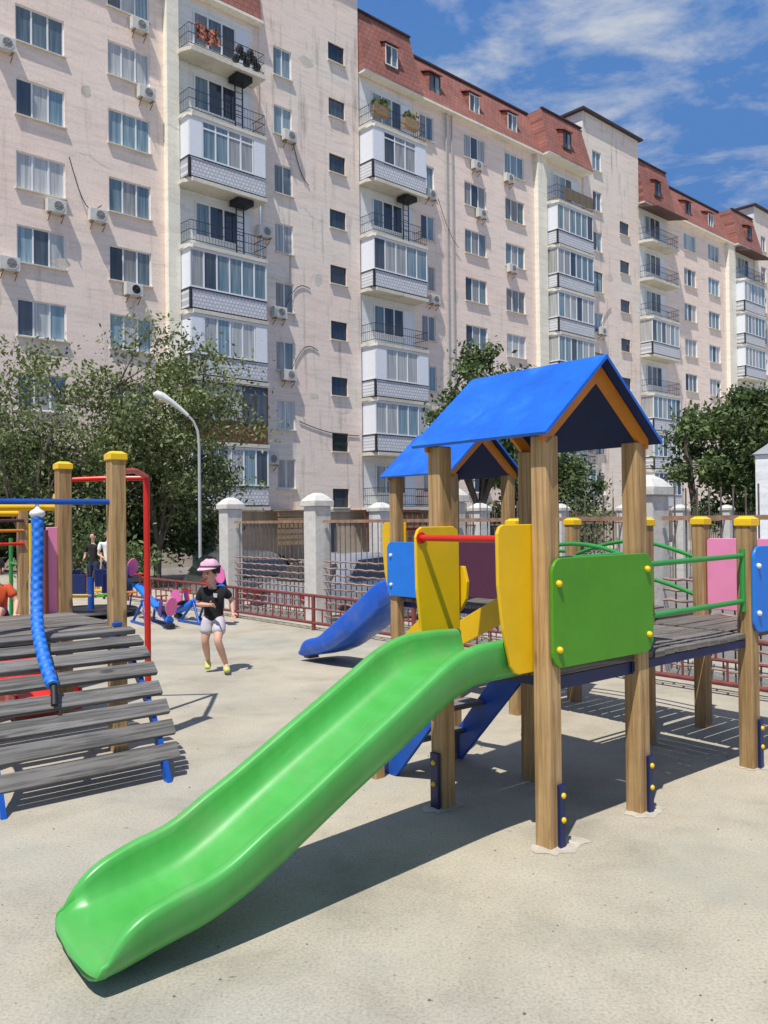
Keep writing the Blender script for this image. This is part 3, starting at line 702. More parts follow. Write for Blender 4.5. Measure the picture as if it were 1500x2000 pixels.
for i, (x, y) in enumerate(NP):
    o = pp if i == 0 else copy_tree(pp); o.location = (x,y,0); o.rotation_euler = (0,0,near_ang); tag(o, labs[i], 'fence pillar', 'white pillars of the near fence')
def fence_panel(name, a, b, h, label, group, z=0, mesh_low=True, sp=.115, thin=.009, ext=.26):
    a, b = Vector(a), Vector(b); d = b-a; ln = d.length; root = empty(name, (a.x,a.y,z), math.atan2(d.y,d.x)); tag(root, label, 'fence panel', group)
    q = MB(); q.box(.17,ln-.17,-.025,.025,h-.042,h); q.build('top_rail', M['rust'], root)
    q = MB(); n = int((ln-.34)/sp); rr = random.Random(int(ln*1000))
    for i in range(1, n):
        x = .17+(ln-.34)*i/n; q.tube([(x,.01,.05),(x,.01,h+ext+rr.uniform(-.02,.02)*(ext > .1))], thin, 4)
    q.build('vertical_bar', M['barpaint'], root); 
    kk = [c for c in kids(root) if c.name.startswith('vertical_bar')][0]; kk['kind'] = 'stuff'
    if mesh_low:
        q = MB()
        for j in range(9):
            zz = .10+.10*j; pts = [(.17+(ln-.34)*t/30, -.02, zz+.007*math.sin(t*1.9+j)) for t in range(31)]
            q.tube(pts, .013, 4)
        q.build('lattice', M['lattice'], root)
    return root
for i in range(4):
    fence_panel('fence_panel', NP[i], NP[i+1], 1.50, ['steel bar fence panel with rusty rail between the two leftmost white pillars','steel bar fence panel right of the scarred white pillar behind the blue slide','steel bar fence panel with rusty rail seen through the blue roofed tower','steel bar fence panel with spiky tops behind the right hand bridge'][i], 'bar fence panels between the near white pillars', ext=(-.01,-.01,.2,.26)[i])
TB = Vector((math.sin(BT), math.cos(BT))); f1 = Vector((-.08,18.4)); fa = math.atan2(TB.y, TB.x)
pf = pillar_tree('distant_fence_pillar', 2.47, .36)
flab = ['white pillar of the far fence just left of the far play tower','white lattice shaped far fence pillar seen between the posts under the far blue roof','white far fence pillar right of the near tower post','white far fence pillar hidden behind the right tower post','white domed far fence pillar left of the capped posts','white far fence pillar between the two right capped posts','white far fence pillar beside the white booth']
for i in range(7):
    o = pf if i == 0 else copy_tree(pf); p = f1+TB*3.3*i; o.location = (p.x,p.y,-.6); o.rotation_euler = (0,0,fa); tag(o, flab[i], 'fence pillar', 'white pillars of the far fence')
for i in range(6):
    p, p2 = f1+TB*3.3*i, f1+TB*3.3*(i+1)
    fence_panel('distant_fence_panel', p, p2, 1.95, ['far steel bar fence panel beside the parked silver car','far steel bar fence panel behind the far blue roofed tower','far steel bar fence panel behind the green arched rails','far steel bar fence panel behind the right tower post','far steel bar fence panel left of the right capped posts','far steel bar fence panel beneath the large green tree'][i], 'bar fence panels of the far fence', z=-.6, mesh_low=False, sp=.16, thin=.011)
# booth
bo = empty('booth', (7.85,16.4,-.6), -.47); tag(bo, 'tall plain white booth with a grey roof at the right edge behind the fence', 'booth')
q = MB(); q.box(-.55,2.4,0,2,0,3.3); q.build('wall', M['booth'], bo, bevel=.02)
q = MB(); q.add([(-.6,-.05,3.3),(2.45,-.05,3.3),(2.45,2.05,3.3),(-.6,2.05,3.3),(-.2,.4,3.62),(2.1,.4,3.62),(2.1,1.6,3.62),(-.2,1.6,3.62)], [(0,1,5,4),(1,2,6,5),(2,3,7,6),(3,0,4,7),(4,5,6,7),(0,3,2,1)]); q.build('roof', mat('grey sheet roof', (.28,.29,.30), .7), bo)
# red low fence
RF0 = Vector((-2.292,13.027)); RF1 = Vector((3.053,6.739)); rdv = (RF1-RF0).normalized(); ra = math.atan2(rdv.y, rdv.x)
def red_panel():
    root = empty('low_fence_panel'); ln = 2.03
    q = MB(); q.tube([(0,0,-.05),(0,0,.49)], .028, 8); q.build('post', M['redfence'], root, smooth=50)
    q = MB(); q.tube([(.02,0,.47),(ln-.02,0,.47)], .022, 8); q.tube([(.02,0,.29),(ln-.02,0,.29)], .014, 6); q.tube([(.02,0,.10),(ln-.02,0,.10)], .022, 8); q.build('rail', M['redfence'], root, smooth=50)
    q = MB()
    for i in range(1, 10):
        x = ln*i/10; q.tube([(x,0,.11),(x,0,.28)], .011, 5); x += ln/20; q.tube([(x,0,.3),(x,0,.46)], .011, 5)
    q.build('infill_bar', M['redfence'], root); return root
rp = red_panel()
for j, i in enumerate(range(-3, 7)):
    o = rp if j == 0 else copy_tree(rp); p = RF0+rdv*2.03*i; o.location = (p.x,p.y,0); o.rotation_euler = (0,0,ra)
    tag(o, ['faded red low fence panel far left behind the red pole','faded red low fence panel behind the seesaws','faded red low fence panel just left of the running child','faded red low fence panel beside the running child','faded red low fence panel in front of the scarred white pillar','faded red low fence panel behind the blue slide','faded red low fence panel seen under the far tower','faded red low fence panel behind the play deck bridge','faded red low fence panel beyond the right hand deck','nearest faded red low fence panel at the right edge'][j], 'low fence', 'red low fence panels around the playground')

# ------------------------------------------------------------------ cars
def car(label, loc, rz, paint):
    root = empty('parked_car', loc, rz); tag(root, label, 'car', 'cars parked beyond the fence')
    # loft of cross sections along x (length 4.1), y half width
    prof = [(-2.05,.45,.62,.62),(-1.95,.35,.9,.90),(-1.5,.25,.98,.98),(-1.15,.22,1.28,.99),(-.75,.22,1.44,1.0),(.1,.22,1.47,1.0),(.6,.22,1.36,.99),(1.1,.22,1.03,.97),(1.6,.25,.93,.9),(1.98,.32,.78,.75),(2.05,.42,.6,.6)]
    q = MB(); rings = []
    for (x, zb, zt, zs) in prof:
        w = .84 if abs(x) < 1.6 else .74; wt = w if zt <= zs+.05 else .62
        rings.append([(x,-w*.92,zb),(x,-w,zb+.15),(x,-w,min(zs,zt)*.98-.06),(x,-w*.97,min(zs,zt)),(x,-wt*.98,max(zt-.05,min(zs,zt)+.001)),(x,-wt*.8,zt+.005),(x,wt*.8,zt+.005),(x,wt*.98,max(zt-.05,min(zs,zt)+.001)),(x,w*.97,min(zs,zt)),(x,w,min(zs,zt)*.98-.06),(x,w,zb+.15),(x,w*.92,zb)])
    n = 12; vs = [p for r_ in rings for p in r_]; fs = []
    for i in range(len(rings)-1):
        for k in range(n): fs.append((i*n+k,i*n+(k+1)%n,(i+1)*n+(k+1)%n,(i+1)*n+k))
    fs += [tuple(range(n)), tuple(range((len(rings)-1)*n,len(rings)*n))]
    q.add(vs, fs); q.build('body', paint, root, smooth=35)
    for s_ in (-1,1):
        q = MB(); y0 = s_*.86
        q.add([(-1.2,s_*.835,1.02),(-.78,s_*.70,1.37),(.08,s_*.70,1.40),(.55,s_*.71,1.30),(.98,s_*.835,1.02)], [(0,1,2,3,4)] if s_ < 0 else [(4,3,2,1,0)]); 
        o = q.build('side_window', M['carglass'], root); o.location.y = s_*.02
        for x in (-1.3,1.3):
            q = MB(); q.lathe([(.19,-.09),(.3,-.09),(.31,-.05),(.31,.05),(.3,.09),(.19,.09)], (0,0,0), 20, 'y'); w_ = q.build('wheel', M['black'], root, smooth=40, loc=(x,s_*.78,.31))
            q = MB(); q.lathe([(.02,-.095),(.2,-.1),(.2,.1),(.02,.095)], (0,0,0), 12, 'y'); q.build('rim', M['chrome'], w_, smooth=40)
        q = MB(); q.obox((-1.98,s_*.6,.78),(.07,0,0),(0,.12,0),(0,0,.07)); q.build('tail_light', M['redlamp'], root)
        q = MB(); q.obox((1.93,s_*.58,.68),(.08,0,0),(0,.14,0),(0,0,.06)); q.build('headlight', M['pvc'], root, bevel=.02)
    q = MB(); q.add([(1.03,-.72,1.07),(1.03,.72,1.07),(.62,.56,1.37),(.62,-.56,1.37)], [(0,1,2,3)]); o = q.build('windscreen', M['carglass'], root); o.location.x = .03
    q = MB(); q.add([(-1.49,-.7,1.02),(-1.49,.7,1.02),(-1.13,.56,1.31),(-1.13,-.56,1.31)], [(0,1,2,3)]); o = q.build('rear_window', M['carglass'], root); o.location.x = -.03
    return root
car('silver hatchback parked beyond the bar fence left of the blue slide', (-.55,16.3,-.6), fa+.15, M['carpaint_s'])
car('dark grey car parked behind the bar fence between the two left white pillars', (-3.1,17.9,-.6), fa+1.3, M['carpaint_d'])


# ------------------------------------------------------------------ main play structure (local u,v,z)
TH = .6866; a = .7008; s = a+1.1422; s2 = s+a; t0 = a+1.1364; t1 = t0+a; DK = .80
play = empty('play_structure', (.7378,3.8559,0), TH)
tag(play, 'wooden play structure with two blue gable roofs, green and blue slides and plank bridges', 'playground equipment')
PW = .045
def post(par, u, v, h, cap=True, bracket=None, name='post', w=PW, lab=None):
    q = MB(); q.box(-w,w,-w,w,-.1,h); p = q.build(name, M['post'], par, bevel=.007, loc=(u,v,0))
    if cap:
        c = MB(); e = w+.009
        c.box(-e,e,-e,e,h-.035,h+.005); c.add([(-e,-e,h+.005),(e,-e,h+.005),(e,e,h+.005),(-e,e,h+.005),(-e*.55,-e*.55,h+.024),(e*.55,-e*.55,h+.024),(e*.55,e*.55,h+.024),(-e*.55,e*.55,h+.024)], [(0,1,5,4),(1,2,6,5),(2,3,7,6),(3,0,4,7),(4,5,6,7)])
        c.build('cap', M['yellowcap'], p, bevel=.005)
    if bracket:
        bx, by = bracket; c = MB(); ox_ = .022 if by < 0 else 0
        c.box(bx*(w+.003) if bx > 0 else (bx*(w+.022) if bx < 0 else -.02), bx*(w+.022) if bx > 0 else (bx*(w+.003) if bx < 0 else .02), by*(w+.003) if by > 0 else (by*(w+.022) if by < 0 else -.03), by*(w+.022) if by > 0 else (by*(w+.003) if by < 0 else .03), 0, .29)
        c.v = [(x_+ox_*.9, y_, z_) for x_, y_, z_ in c.v]; b_ = c.build('bracket', M['bluesteel'], p, bevel=.004)
        for zz in (.13,.24):
            c = MB(); ax = 'x' if bx else 'y'; sg = bx or by
            c.lathe([(.013,sg*(w+.022)),(.014,sg*(w+.027)),(.009,sg*(w+.033)),(.002,sg*(w+.035))], (ox_*.9,0,zz), 12, ax)
            # centre the lathe on the bracket
            c.build('bolt_cap', M['yellowcap'], b_, smooth=50)
    return p
H1 = 1.875
post(play,0,0,H1,False,(0,-1)); post(play,a,0,H1,False,(0,-1)); post(play,0,a,H1,False,(-1,0)); post(play,a,a,H1,False,(0,1))
post(play,s,0,1.47,True,(0,-1)); post(play,s,a,1.47,True,(0,1)); post(play,s2,a,1.47,True); post(play,s2,0,1.47,True,(1,0))
post(play,s,t0,1.47,True); post(play,s2,t0,1.47,True)
post(play,s,t1,H1,False); post(play,s2,t1,H1,False); post(play,s,t1+a,H1,False); post(play,s2,t1+a,H1,False)
# cement collars at posts (own little structures lying on the ground)
for (u, v, r) in ((.05,-.02,.15),(a+.04,-.02,.13),(0,a,.12),(s+.04,0,.12)):
    q = MB(); rr = random.Random(int(u*99+v*7)); n = 18
    ring = [(u+math.cos(i*2*math.pi/n)*r*rr.uniform(.75,1.2), v+math.sin(i*2*math.pi/n)*r*.7*rr.uniform(.7,1.25), .002) for i in range(n)]
    q.add([(u,v,.012)]+ring, [(0,i+1,(i+1)%n+1) for i in range(n)])
    o = q.build('cement_patch', M['cement'], None); o.location = play.location; o.rotation_euler = (0,0,TH); o['kind'] = 'structure'
q = MB(); rr = random.Random(21)
for i in range(420):
    d = rr.uniform(1.6,9)**1.0; x = rr.uniform(-.5,.5)*d; y = d; r = rr.uniform(.0012,.004)
    if rr.random() < .3: r *= 1.6
    q.add([(x-r,y,0),(x,y-r,0),(x+r*1.3,y,0),(x,y+r,0),(x,y,r*1.1)], [(0,1,4),(1,2,4),(2,3,4),(3,0,4)])
o = q.build('pebbles', painted('dark grit', (.16,.14,.11), .9, .4, sc=30)); o['kind'] = 'stuff'; tag(o, 'small dark grit scattered over the playground paving', 'grit')
# decks
def deck(par, u0, u1, v0, v1, along='u', z=DK, sag=0, mm='deck', board=.095, gap=.012, frame=True):
    q = MB(); rr = random.Random(int(u0*100+v0*10)+3)
    L_ = (v1-v0) if along == 'u' else (u1-u0); n = max(1, int(L_/(board+gap))); st = L_/n
    for i in range(n):
        c = (i+.5)*st; zz = z-sag*math.sin(math.pi*c/L_)+rr.uniform(-.002,.002); j = rr.uniform(-.006,.006)
        if along == 'u': q.box(u0+j,u1+j,v0+c-st/2+gap/2,v0+c+st/2-gap/2,zz-.032,zz)
        else: q.box(u0+c-st/2+gap/2,u0+c+st/2-gap/2,v0+j,v1+j,zz-.032,zz)
    d = q.build('deck', M[mm], par, bevel=.004)
    if frame:
        q = MB(); n = 10
        if along == 'u':
            for uu in (u0+.06,u1-.06):
                q = MB()
                for i in range(n):
                    va, vb = v0+L_*i/n, v0+L_*(i+1)/n; za, zb = z-sag*math.sin(math.pi*i/n)-.06, z-sag*math.sin(math.pi*(i+1)/n)-.06; q.bar((uu,va,za),(uu,vb,zb),.04,.045)
                q.build('deck_frame', M['bluesteel'], d)
        else:
            for vv in (v0+.03,v1-.03):
                q = MB()
                for i in range(n):
                    ua, ub = u0+L_*i/n, u0+L_*(i+1)/n; za, zb = z-sag*math.sin(math.pi*i/n)-.06, z-sag*math.sin(math.pi*(i+1)/n)-.06; q.bar((ua,vv,za),(ub,vv,zb),.04,.045)
                q.build('deck_frame', M['bluesteel'], d)
    return d
deck(play, -.03, a+.012, -.02, a+.02, 'u', gap=.006); deck(play, a+.018, s-PW-.005, -.02, a+.02, 'v', sag=.0)
deck(play, s+.0, s2, -.02, a+.02, 'u'); deck(play, s+.02, s2-.02, a+.05, t0-.05, 'u', sag=-.05); deck(play, s, s2, t0-.02, t1+.02, 'u'); deck(play, s, s2, t1+.03, t1+a+.02, 'u')
# panels
def uvpanel(par, name, m, poly, plane, off, th=.018, bolts=(), boltm='yellowcap', bev=.004):
    """plane 'v' : polygon in (u,z) at v=off ; plane 'u': polygon in (v,z) at u=off"""
    q = MB(); ax = 'y' if plane == 'v' else 'x'
    q.prism(poly, ax, off, off+th); p = q.build(name, M[m], par, bevel=bev)
    for (x, z, sg) in bolts:
        c = MB(); y0 = off if sg < 0 else off+th
        prof = [(.015,y0),(.016,y0+sg*.008),(.011,y0+sg*.017),(.002,y0+sg*.02)]
        if ax == 'y': c.lathe(prof, (x,0,z), 12, 'y')
        else: c.lathe([(r_, yy) for r_, yy in prof], (0,x,z), 12, 'x')
        c.build('bolt_cap', M[boltm], p, smooth=50)
    return p
uvpanel(play, 'green_panel', 'green', rrect(-.035,a+.055,.815,1.315,.07), 'v', -PW-.022, bolts=[(.005,1.20,-1),(.005,.90,-1),(a,1.235,-1),(a+.01,.905,-1)])
uvpanel(play, 'blue_panel', 'blueboard', rrect(s-.045,s2+.045,.805,1.315,.07), 'v', -PW-.022, bolts=[(s,1.20,-1),(s,.92,-1),(s2,1.2,-1),(s2,.92,-1)], boltm='white')
uvpanel(play, 'pink_panel', 'pink', rrect(.05,a-.05,.84,1.34,.03), 'u', s2-.01)
uvpanel(play, 'purple_panel', 'purple', rrect(t0+.03,t1-.03,.87,1.31,.03), 'u', s-PW-.02)
uvpanel(play, 'blue_panel', 'blueboard', rrect(t1-.05,t1+a+.06,.82,1.30,.07), 'u', s-PW-.022, bolts=[(t1+a,1.18,-1),(t1+a,.92,-1)], boltm='white')
uvpanel(play, 'yellow_panel', 'yellow', rrect(-.30,.06,.82,1.47,.05), 'u', 9, th=.01) if False else None
# slide guards: yellow boards perpendicular to the entrance, with red bar
YR = [(-.16,.80),(-.135,.79),(.06,.79),(.06,1.47),(-.225,1.47),(-.25,1.46),(-.265,1.43),(-.262,1.2),(-.235,1.0),(-.185,.83)]
uvpanel(play, 'yellow_guard_board', 'yellow', YR, 'v', PW+.004)
YL = [(-.20,.80),(.07,.80),(.07,1.40),(.06,1.44),(.03,1.46),(-.19,1.46),(-.215,1.445),(-.23,1.41),(-.225,1.15),(-.20,.95)]
uvpanel(play, 'yellow_guard_board', 'yellow', YL, 'v', a-PW-.022)
q = MB(); q.tube([(-.20,PW+.03,1.405),(-.20,a-PW-.024,1.405)], .016, 12); q.lathe([(.03,a-PW-.03),(.03,a-PW-.023)], (-.20,0,1.405), 12, 'y')
q.build('guard_bar', M['redtube'], play, smooth=50)
# same guards at the far tower's slide (slide leaves through the back face, +v)
for uu in (s+PW+.004, s2-PW-.022):
    uvpanel(play, 'yellow_guard_board', 'yellow', [(-x+t1+a, z) for x, z in YR], 'u', uu)
q = MB(); q.tube([(s+PW+.02,t1+a+.2,1.405),(s2-PW-.02,t1+a+.2,1.405)], .016, 10); q.build('guard_bar', M['redtube'], play, smooth=50)
# roofs
def gable(u0, v0):
    uc = u0+a/2; ze, zr = 1.868, 2.255; e = .10; hw = a/2+e; va, vb = v0-e, v0+a+e; th = .016
    root = None
    for sg in (-1,1):
        q = MB(); ax = uc+sg*hw; nrm = Vector((sg*(zr-ze),0,hw)).normalized()*th
        vs_ = [(uc+(0.0),va,zr),(ax,va,ze),(ax,vb,ze),(uc,vb,zr),(uc,va,zr+th*1.3),(ax+nrm.x,va,ze+nrm.z),(ax+nrm.x,vb,ze+nrm.z),(uc,vb,zr+th*1.3)]
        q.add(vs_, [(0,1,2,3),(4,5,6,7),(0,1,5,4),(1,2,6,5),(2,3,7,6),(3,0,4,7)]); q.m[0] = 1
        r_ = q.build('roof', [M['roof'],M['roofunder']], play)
        if sg < 0: r_['label'] = 'sun lit left slope of the blue roof with worn paint'
        for vv in (va+.055, vb-.075):
            q = MB(); wd = .062; inner = hw-.075
            # barge rafter: outline under the slope
            def zz(du): return zr-(zr-ze)*du/hw
            p = [(uc, zz(0)-.004),(uc+sg*(hw-.035), zz(hw-.035)-.004),(uc+sg*(hw-.035), zz(hw-.035)-.05),(uc+sg*(hw-.07), zz(hw-.07)-.092),(uc, zz(0)-.10)]
            q.prism(p, 'y', vv, vv+.02); q.build('barge_board', M['orange'], r_)
gable(0,0); gable(s,t1)
# slide
def slide(par, m, origin, direction, width, dsc=1., drop=0.):
    """origin: entrance centre; direction: unit (x,y) local; swept moulded trough."""
    ox, oy = origin; dx, dy = direction; sx, sy = -dy, dx
    path = [(0.0,.802,.938,.758),(.17,.802,.945,.758),(.32,.797,.943,.752),(.437,.770,.922,.722),(.55,.718,.878,.672),(.66,.657,.817,.612),(.81,.575,.733,.53),(1.05,.445,.603,.405),(1.30,.308,.464,.268),(1.45,.228,.388,.190),(1.58,.170,.318,.138),(1.68,.142,.284,.108),(1.76,.128,.270,.094),(1.84,.117,.252,.080),(1.90,.110,.233,.068),(1.95,.105,.208,.058),(1.99,.101,.178,.050),(2.02,.097,.148,.046),(2.045,.092,.116,.044)]
    path = [(d*dsc, b_, t_, o_-drop*math.sin(math.pi*min(1,d/1.6))) for d, b_, t_, o_ in path]
    # smooth interpolation (Catmull-Rom)
    pts = []
    for i in range(len(path)-1):
        p0, p1, p2, p3 = path[max(i-1,0)], path[i], path[i+1], path[min(i+2,len(path)-1)]
        for k in range(4):
            t = k/4; pts.append(tuple(.5*((2*b_)+(-a_+c_)*t+(2*a_-5*b_+4*c_-d_)*t*t+(-a_+3*b_-3*c_+d_)*t**3) for a_,b_,c_,d_ in zip(p0,p1,p2,p3)))
    pts.append(path[-1])
    w = width/2; rings = []
    for (d, bed, top, bot) in pts:
        hh = top-bed; rim = min(.034, max(.008, hh*.5)); flare = 0
        sec = []
        def S(y, z): sec.append((y, z))
        # outer bottom centre -> out -> up -> rim -> inside -> bed
        rw_ = .052*min(1, hh/.1)+.004
        S(0,bot); S(w*.6,bot); S(w-.06,bot+.002); S(w-.028,bot+.018); S(w-.010,bot+(top-bot)*.35); S(w,top-rim)
        for k in range(1,7):
            an = math.pi*k/7; S(w-rw_/2+rw_/2*math.cos(an), top-rim*.62+rim*.62*math.sin(an))
        S(w-rw_,top-rim); S(w-rw_-.008,bed+hh*.50); S(w-rw_-.022,bed+hh*.26); S(w-rw_-.046,bed+hh*.10); S(w-rw_-.085,bed+.004); S(w*.3,bed+.001)
        full = sec+[(0,bed)]+[(-y,z) for y,z in reversed(sec[1:])]
        far = lambda y: max(0., min(1., (-y/w+1)/2)); lo_ = max(0., min(1., (d-1.2)/.5))
        tt = max(0., min(1., (d/dsc-1.88)/.165)); fd_ = 1-max(0., min(1., (d/dsc-1.72)/.28)); full = [(y*(1-.035*tt*tt), z) for y, z in full]; dd_ = d; cr_ = lambda y: .03*tt*tt*(abs(y)/w)**4
        rings.append([(ox+dx*(d-cr_(y)-.035*far(y)*lo_)+sx*y, oy+dy*(d-cr_(y)-.035*far(y)*lo_)+sy*y, z+.022*lo_*fd_*(max(0., z-bed)/max(hh,.01) if y < -w*.5 else 0)) for y,z in full])
    n = len(rings[0]); q = MB(); vs = [p for r_ in rings for p in r_]; fs = []
    for i in range(len(rings)-1):
        for k in range(n): fs.append((i*n+k,i*n+(k+1)%n,(i+1)*n+(k+1)%n,(i+1)*n+k))
    # rounded end lip
    last = rings[-1]; cen = [sum(p[i] for p in last)/n for i in range(3)]; cen[2] = .066
    o = (len(rings)-1)*n
    for j_, (fw_, sh_, zm_) in enumerate(((.016,.006,.12),(.027,.02,.38),(.031,.04,.72))):
        vs += [((p[0]*(1-sh_)+cen[0]*sh_)+dx*fw_, (p[1]*(1-sh_)+cen[1]*sh_)+dy*fw_, cen[2]*zm_+p[2]*(1-zm_)) for p in last]
        for k in range(n): fs.append((o+k,o+(k+1)%n,o+n+(k+1)%n,o+n+k))
        o += n
    fs += [tuple(range(n)), tuple(range(o,o+n))]
    q.add(vs, fs); sl = q.build('slide', m, par, smooth=50)
    q = MB(); f = Vector((ox+dx*1.86, oy+dy*1.86, 0)); q.obox((f.x+dx*.02,f.y+dy*.02,.02),(dx*.05,dy*.05,0),(sx*w*.25,sy*w*.25,0),(0,0,.05)); q.build('slide_foot', M['black'], sl)
    return sl
slide(play, M['slidegreen'], (0,.345), (-1,0), .53)
slide(play, M['slideblue'], (s+.35,t1+a), (0,1), .50, .87, .06)
# stairs at the back of the near tower (going +v)
st0 = a; run = .62
for uu in (.14, a-.03):
    q = MB(); q.prism([(a+.03,.78),(a+.03,.58),(a+run-.06,.0),(a+run+.12,.0),(a+.22,.62),(a+.12,.78)], 'x', uu, uu+.03); q.build('stair_stringer', M['bluestair'], play, bevel=.003)
for i in range(3):
    z = .2+.2*i; v = a+run-.02-.17*i; q = MB(); q.box(.17,a-.03,v-.08,v+.06,z-.03,z); q.build('stair_tread', M['deckdark'], play, bevel=.003)
for uu, sh_ in ((.09, .17), (a-.03, 0.)):
    q = MB(); q.prism([(a-.10,1.17),(a-.075,1.25),(a-.045,1.25),(a+.03,1.13),(a+run-.06-sh_,.86),(a+run-.02-sh_,.78),(a+run-.10-sh_,.72),(a+.05,.95),(a-.05,1.02),(a-.09,1.08)], 'x', uu, uu+.02); q.build('stair_rail', M['yellow'], play, bevel=.003)
    post(play, uu+.01 if sh_ == 0 else .05, a+run-.0, .80 if sh_ == 0 else .66, True, None, 'short_post', .035)
# green tube rails on the bridges
def tube_obj(par, name, pts, r, m): return MB().tube(pts, r, 10).build(name, m, par, smooth=50)
for vv in (-.0, a):
    for z in (1.25, .98): tube_obj(play, 'bridge_rail', [(a+PW,vv,z),(s-PW,vv,z+.01)], .015, M['greentube'])
    tube_obj(play, 'rail_bracket', [(s-PW-.01,vv,.93),(s-PW-.01,vv,1.30)], .016, M['greentube'])
for uu in (s, s2):
    for z in (1.20,.93): tube_obj(play, 'bridge_rail', [(uu,a+.04+(t0-a-.08)*i/10, z+.11*math.sin(math.pi*i/10)) for i in range(11)], .015, M['greentube'])
for z in (1.22,): tube_obj(play, 'bridge_rail', [(s2,t0,z),(s2,t1,z)], .015, M['greentube'])
q = MB(); q.box(.03,a-.03,-.012,.012,DK-.095,DK-.035); q.build('deck_beam', M['bluesteel'], play)



# ------------------------------------------------------------------ left play structure: deck, arched slat ramp, posts, bar, rope, red pole
lft = empty('arched_climbing_ramp', (-1.7687,5.5549,0), TH)
tag(lft, 'grey slatted arch ramp with tall yellow capped posts, blue rope and red pole', 'playground equipment')
post(lft,0,0,1.945,True,None,w=.05); post(lft,-.93,0,1.945,True,None,w=.05); post(lft,.03,1.12,1.945,True,None,w=.05); post(lft,-.93,1.12,1.945,True,None,w=.05)
q = MB(); rr = random.Random(4)
q2 = 0
vv = -.03
prof = [(-.13,.81,8),(-.26,.758,22),(-.36,.69,33),(-.46,.605,40),(-.56,.50,46),(-.645,.40,50),(-.72,.29,54),(-.785,.165,58)]
for i in range(11):
    v = -.03+.108*(i+.0)+.03
    q = MB(); q.box(-.98+rr.uniform(-.01,.01),-.055 if i == 0 else .05+rr.uniform(-.01,.01),v-.047,v+.047,.79,.822); q.build('slat', M['deck'], lft, bevel=.004)
for (v, z, ang) in prof:
    an = R(ang); q = MB(); c = Vector((-.465,v,z-.012))
    q.obox(c, (.515+rr.uniform(-.008,.008),0,0), Vector((0,math.cos(an),math.sin(an)))*.047, Vector((0,-math.sin(an),math.cos(an)))*.016)
    q.build('slat', M['deckdark'], lft, bevel=.004)
for uu in (-.045,-.945):
    pts = [(uu,1.1,.755),(uu,-.0,.755),(uu,-.13,.745),(uu,-.26,.69),(uu,-.36,.62),(uu,-.46,.54),(uu,-.56,.44),(uu,-.645,.34),(uu,-.72,.235),(uu,-.79,.12),(uu,-.86,-.02)]
    q = MB()
    for p, p2 in zip(pts, pts[1:]): q.bar(p, p2, .05, .028, (1,0,0))
    q.build('arch_beam', M['bluebar'], lft)
q = MB(); q.box(-.06,-.0,-.09,-.055,.825,.85); q.build('fixing_block', M['bluebar'], lft, bevel=.004)
tube_obj(lft, 'cross_bar', [(-.93,0,1.635),(0,0,1.635)], .019, M['bluebar'])
rp_ = [(-.505,0,1.56),(-.507,-.02,1.4),(-.525,-.05,1.15),(-.55,-.13,.97),(-.58,-.25,.855),(-.60,-.41,.73),(-.60,-.56,.59)]
q = MB(); 
def cat(pts, n=5):
    out = []; pts = [Vector(p) for p in pts]
    for i in range(len(pts)-1):
        p0, p1, p2, p3 = pts[max(i-1,0)], pts[i], pts[i+1], pts[min(i+2,len(pts)-1)]
        for k in range(n):
            t = k/n; out.append(.5*((2*p1)+(p2-p0)*t+(2*p0-5*p1+4*p2-p3)*t*t+(3*p1-p0-3*p2+p3)*t**3))
    return out+[pts[-1]]
cl_ = cat(rp_, 22); n_ = 28; prev_ = Vector((1,0,0)); ln_ = 0.; vs = []
for i, p in enumerate(cl_):
    d_ = (cl_[min(i+1,len(cl_)-1)]-cl_[max(i-1,0)]).normalized(); x_ = (prev_-d_*prev_.dot(d_)).normalized(); prev_ = x_; y_ = d_.cross(x_)
    if i: ln_ += (p-cl_[i-1]).length
    for k in range(n_):
        an = 2*math.pi*k/n_; r_ = .030*(1+.15*abs(math.sin(1.5*(an-ln_*38)))+.15*abs(math.sin(1.5*(an+ln_*38))))
        vs.append(p+(x_*math.cos(an)+y_*math.sin(an))*r_)
q.add(vs, [(i*n_+k,i*n_+(k+1)%n_,(i+1)*n_+(k+1)%n_,(i+1)*n_+k) for i in range(len(cl_)-1) for k in range(n_)]+[tuple(range(n_)), tuple(range((len(cl_)-1)*n_,len(cl_)*n_))])
rope_ = q.build('rope', M['rope'], lft, smooth=70)
MB().tube(cat([(-.505,0,1.635),(-.505,0,1.575),(-.505,0,1.52)],4), [.01,.01,.012,.02,.045,.05,.04,.03,.034][:9], 12).build('rope_end_cap', M['white'], rope_, smooth=60)
MB().tube([(-.593,-.56,.585),(-.603,-.60,.54),(-.613,-.635,.49)], [.022,.018,.02], 10).build('rope_shackle', M['black'], rope_, smooth=50)
# red pole with curved top bars
pole = (.545,.765)
q = MB(); q.tube([(pole[0],pole[1],0),(pole[0],pole[1],1.86)], .024, 12); q.tube([(pole[0],pole[1],1.85),(.3,.4,1.87),(.05,.02,1.84)], .02, 10); q.tube([(pole[0],pole[1],1.84),(.28,.95,1.84),(.05,1.12,1.83)], .02, 10); q.build('red_pole', M['redtube'], lft, smooth=50)
# panels at the back of the deck
def bxp(name, m, *b): return MB().box(*b).build(name, M[m], lft, bevel=.004)
bxp('pink_panel','pink',-.10,-.02,1.10,1.13,.82,1.47); bxp('maroon_panel','maroon',-.13,-.105,1.05,1.45,.82,1.45); bxp('yellow_panel','yellow',-.225,-.195,1.09,1.13,.82,1.50)
tube_obj(lft,'yellow_bar',[(-1.3,1.6,1.62),(0,1.5,1.63)],.03,M['yellowcap'])

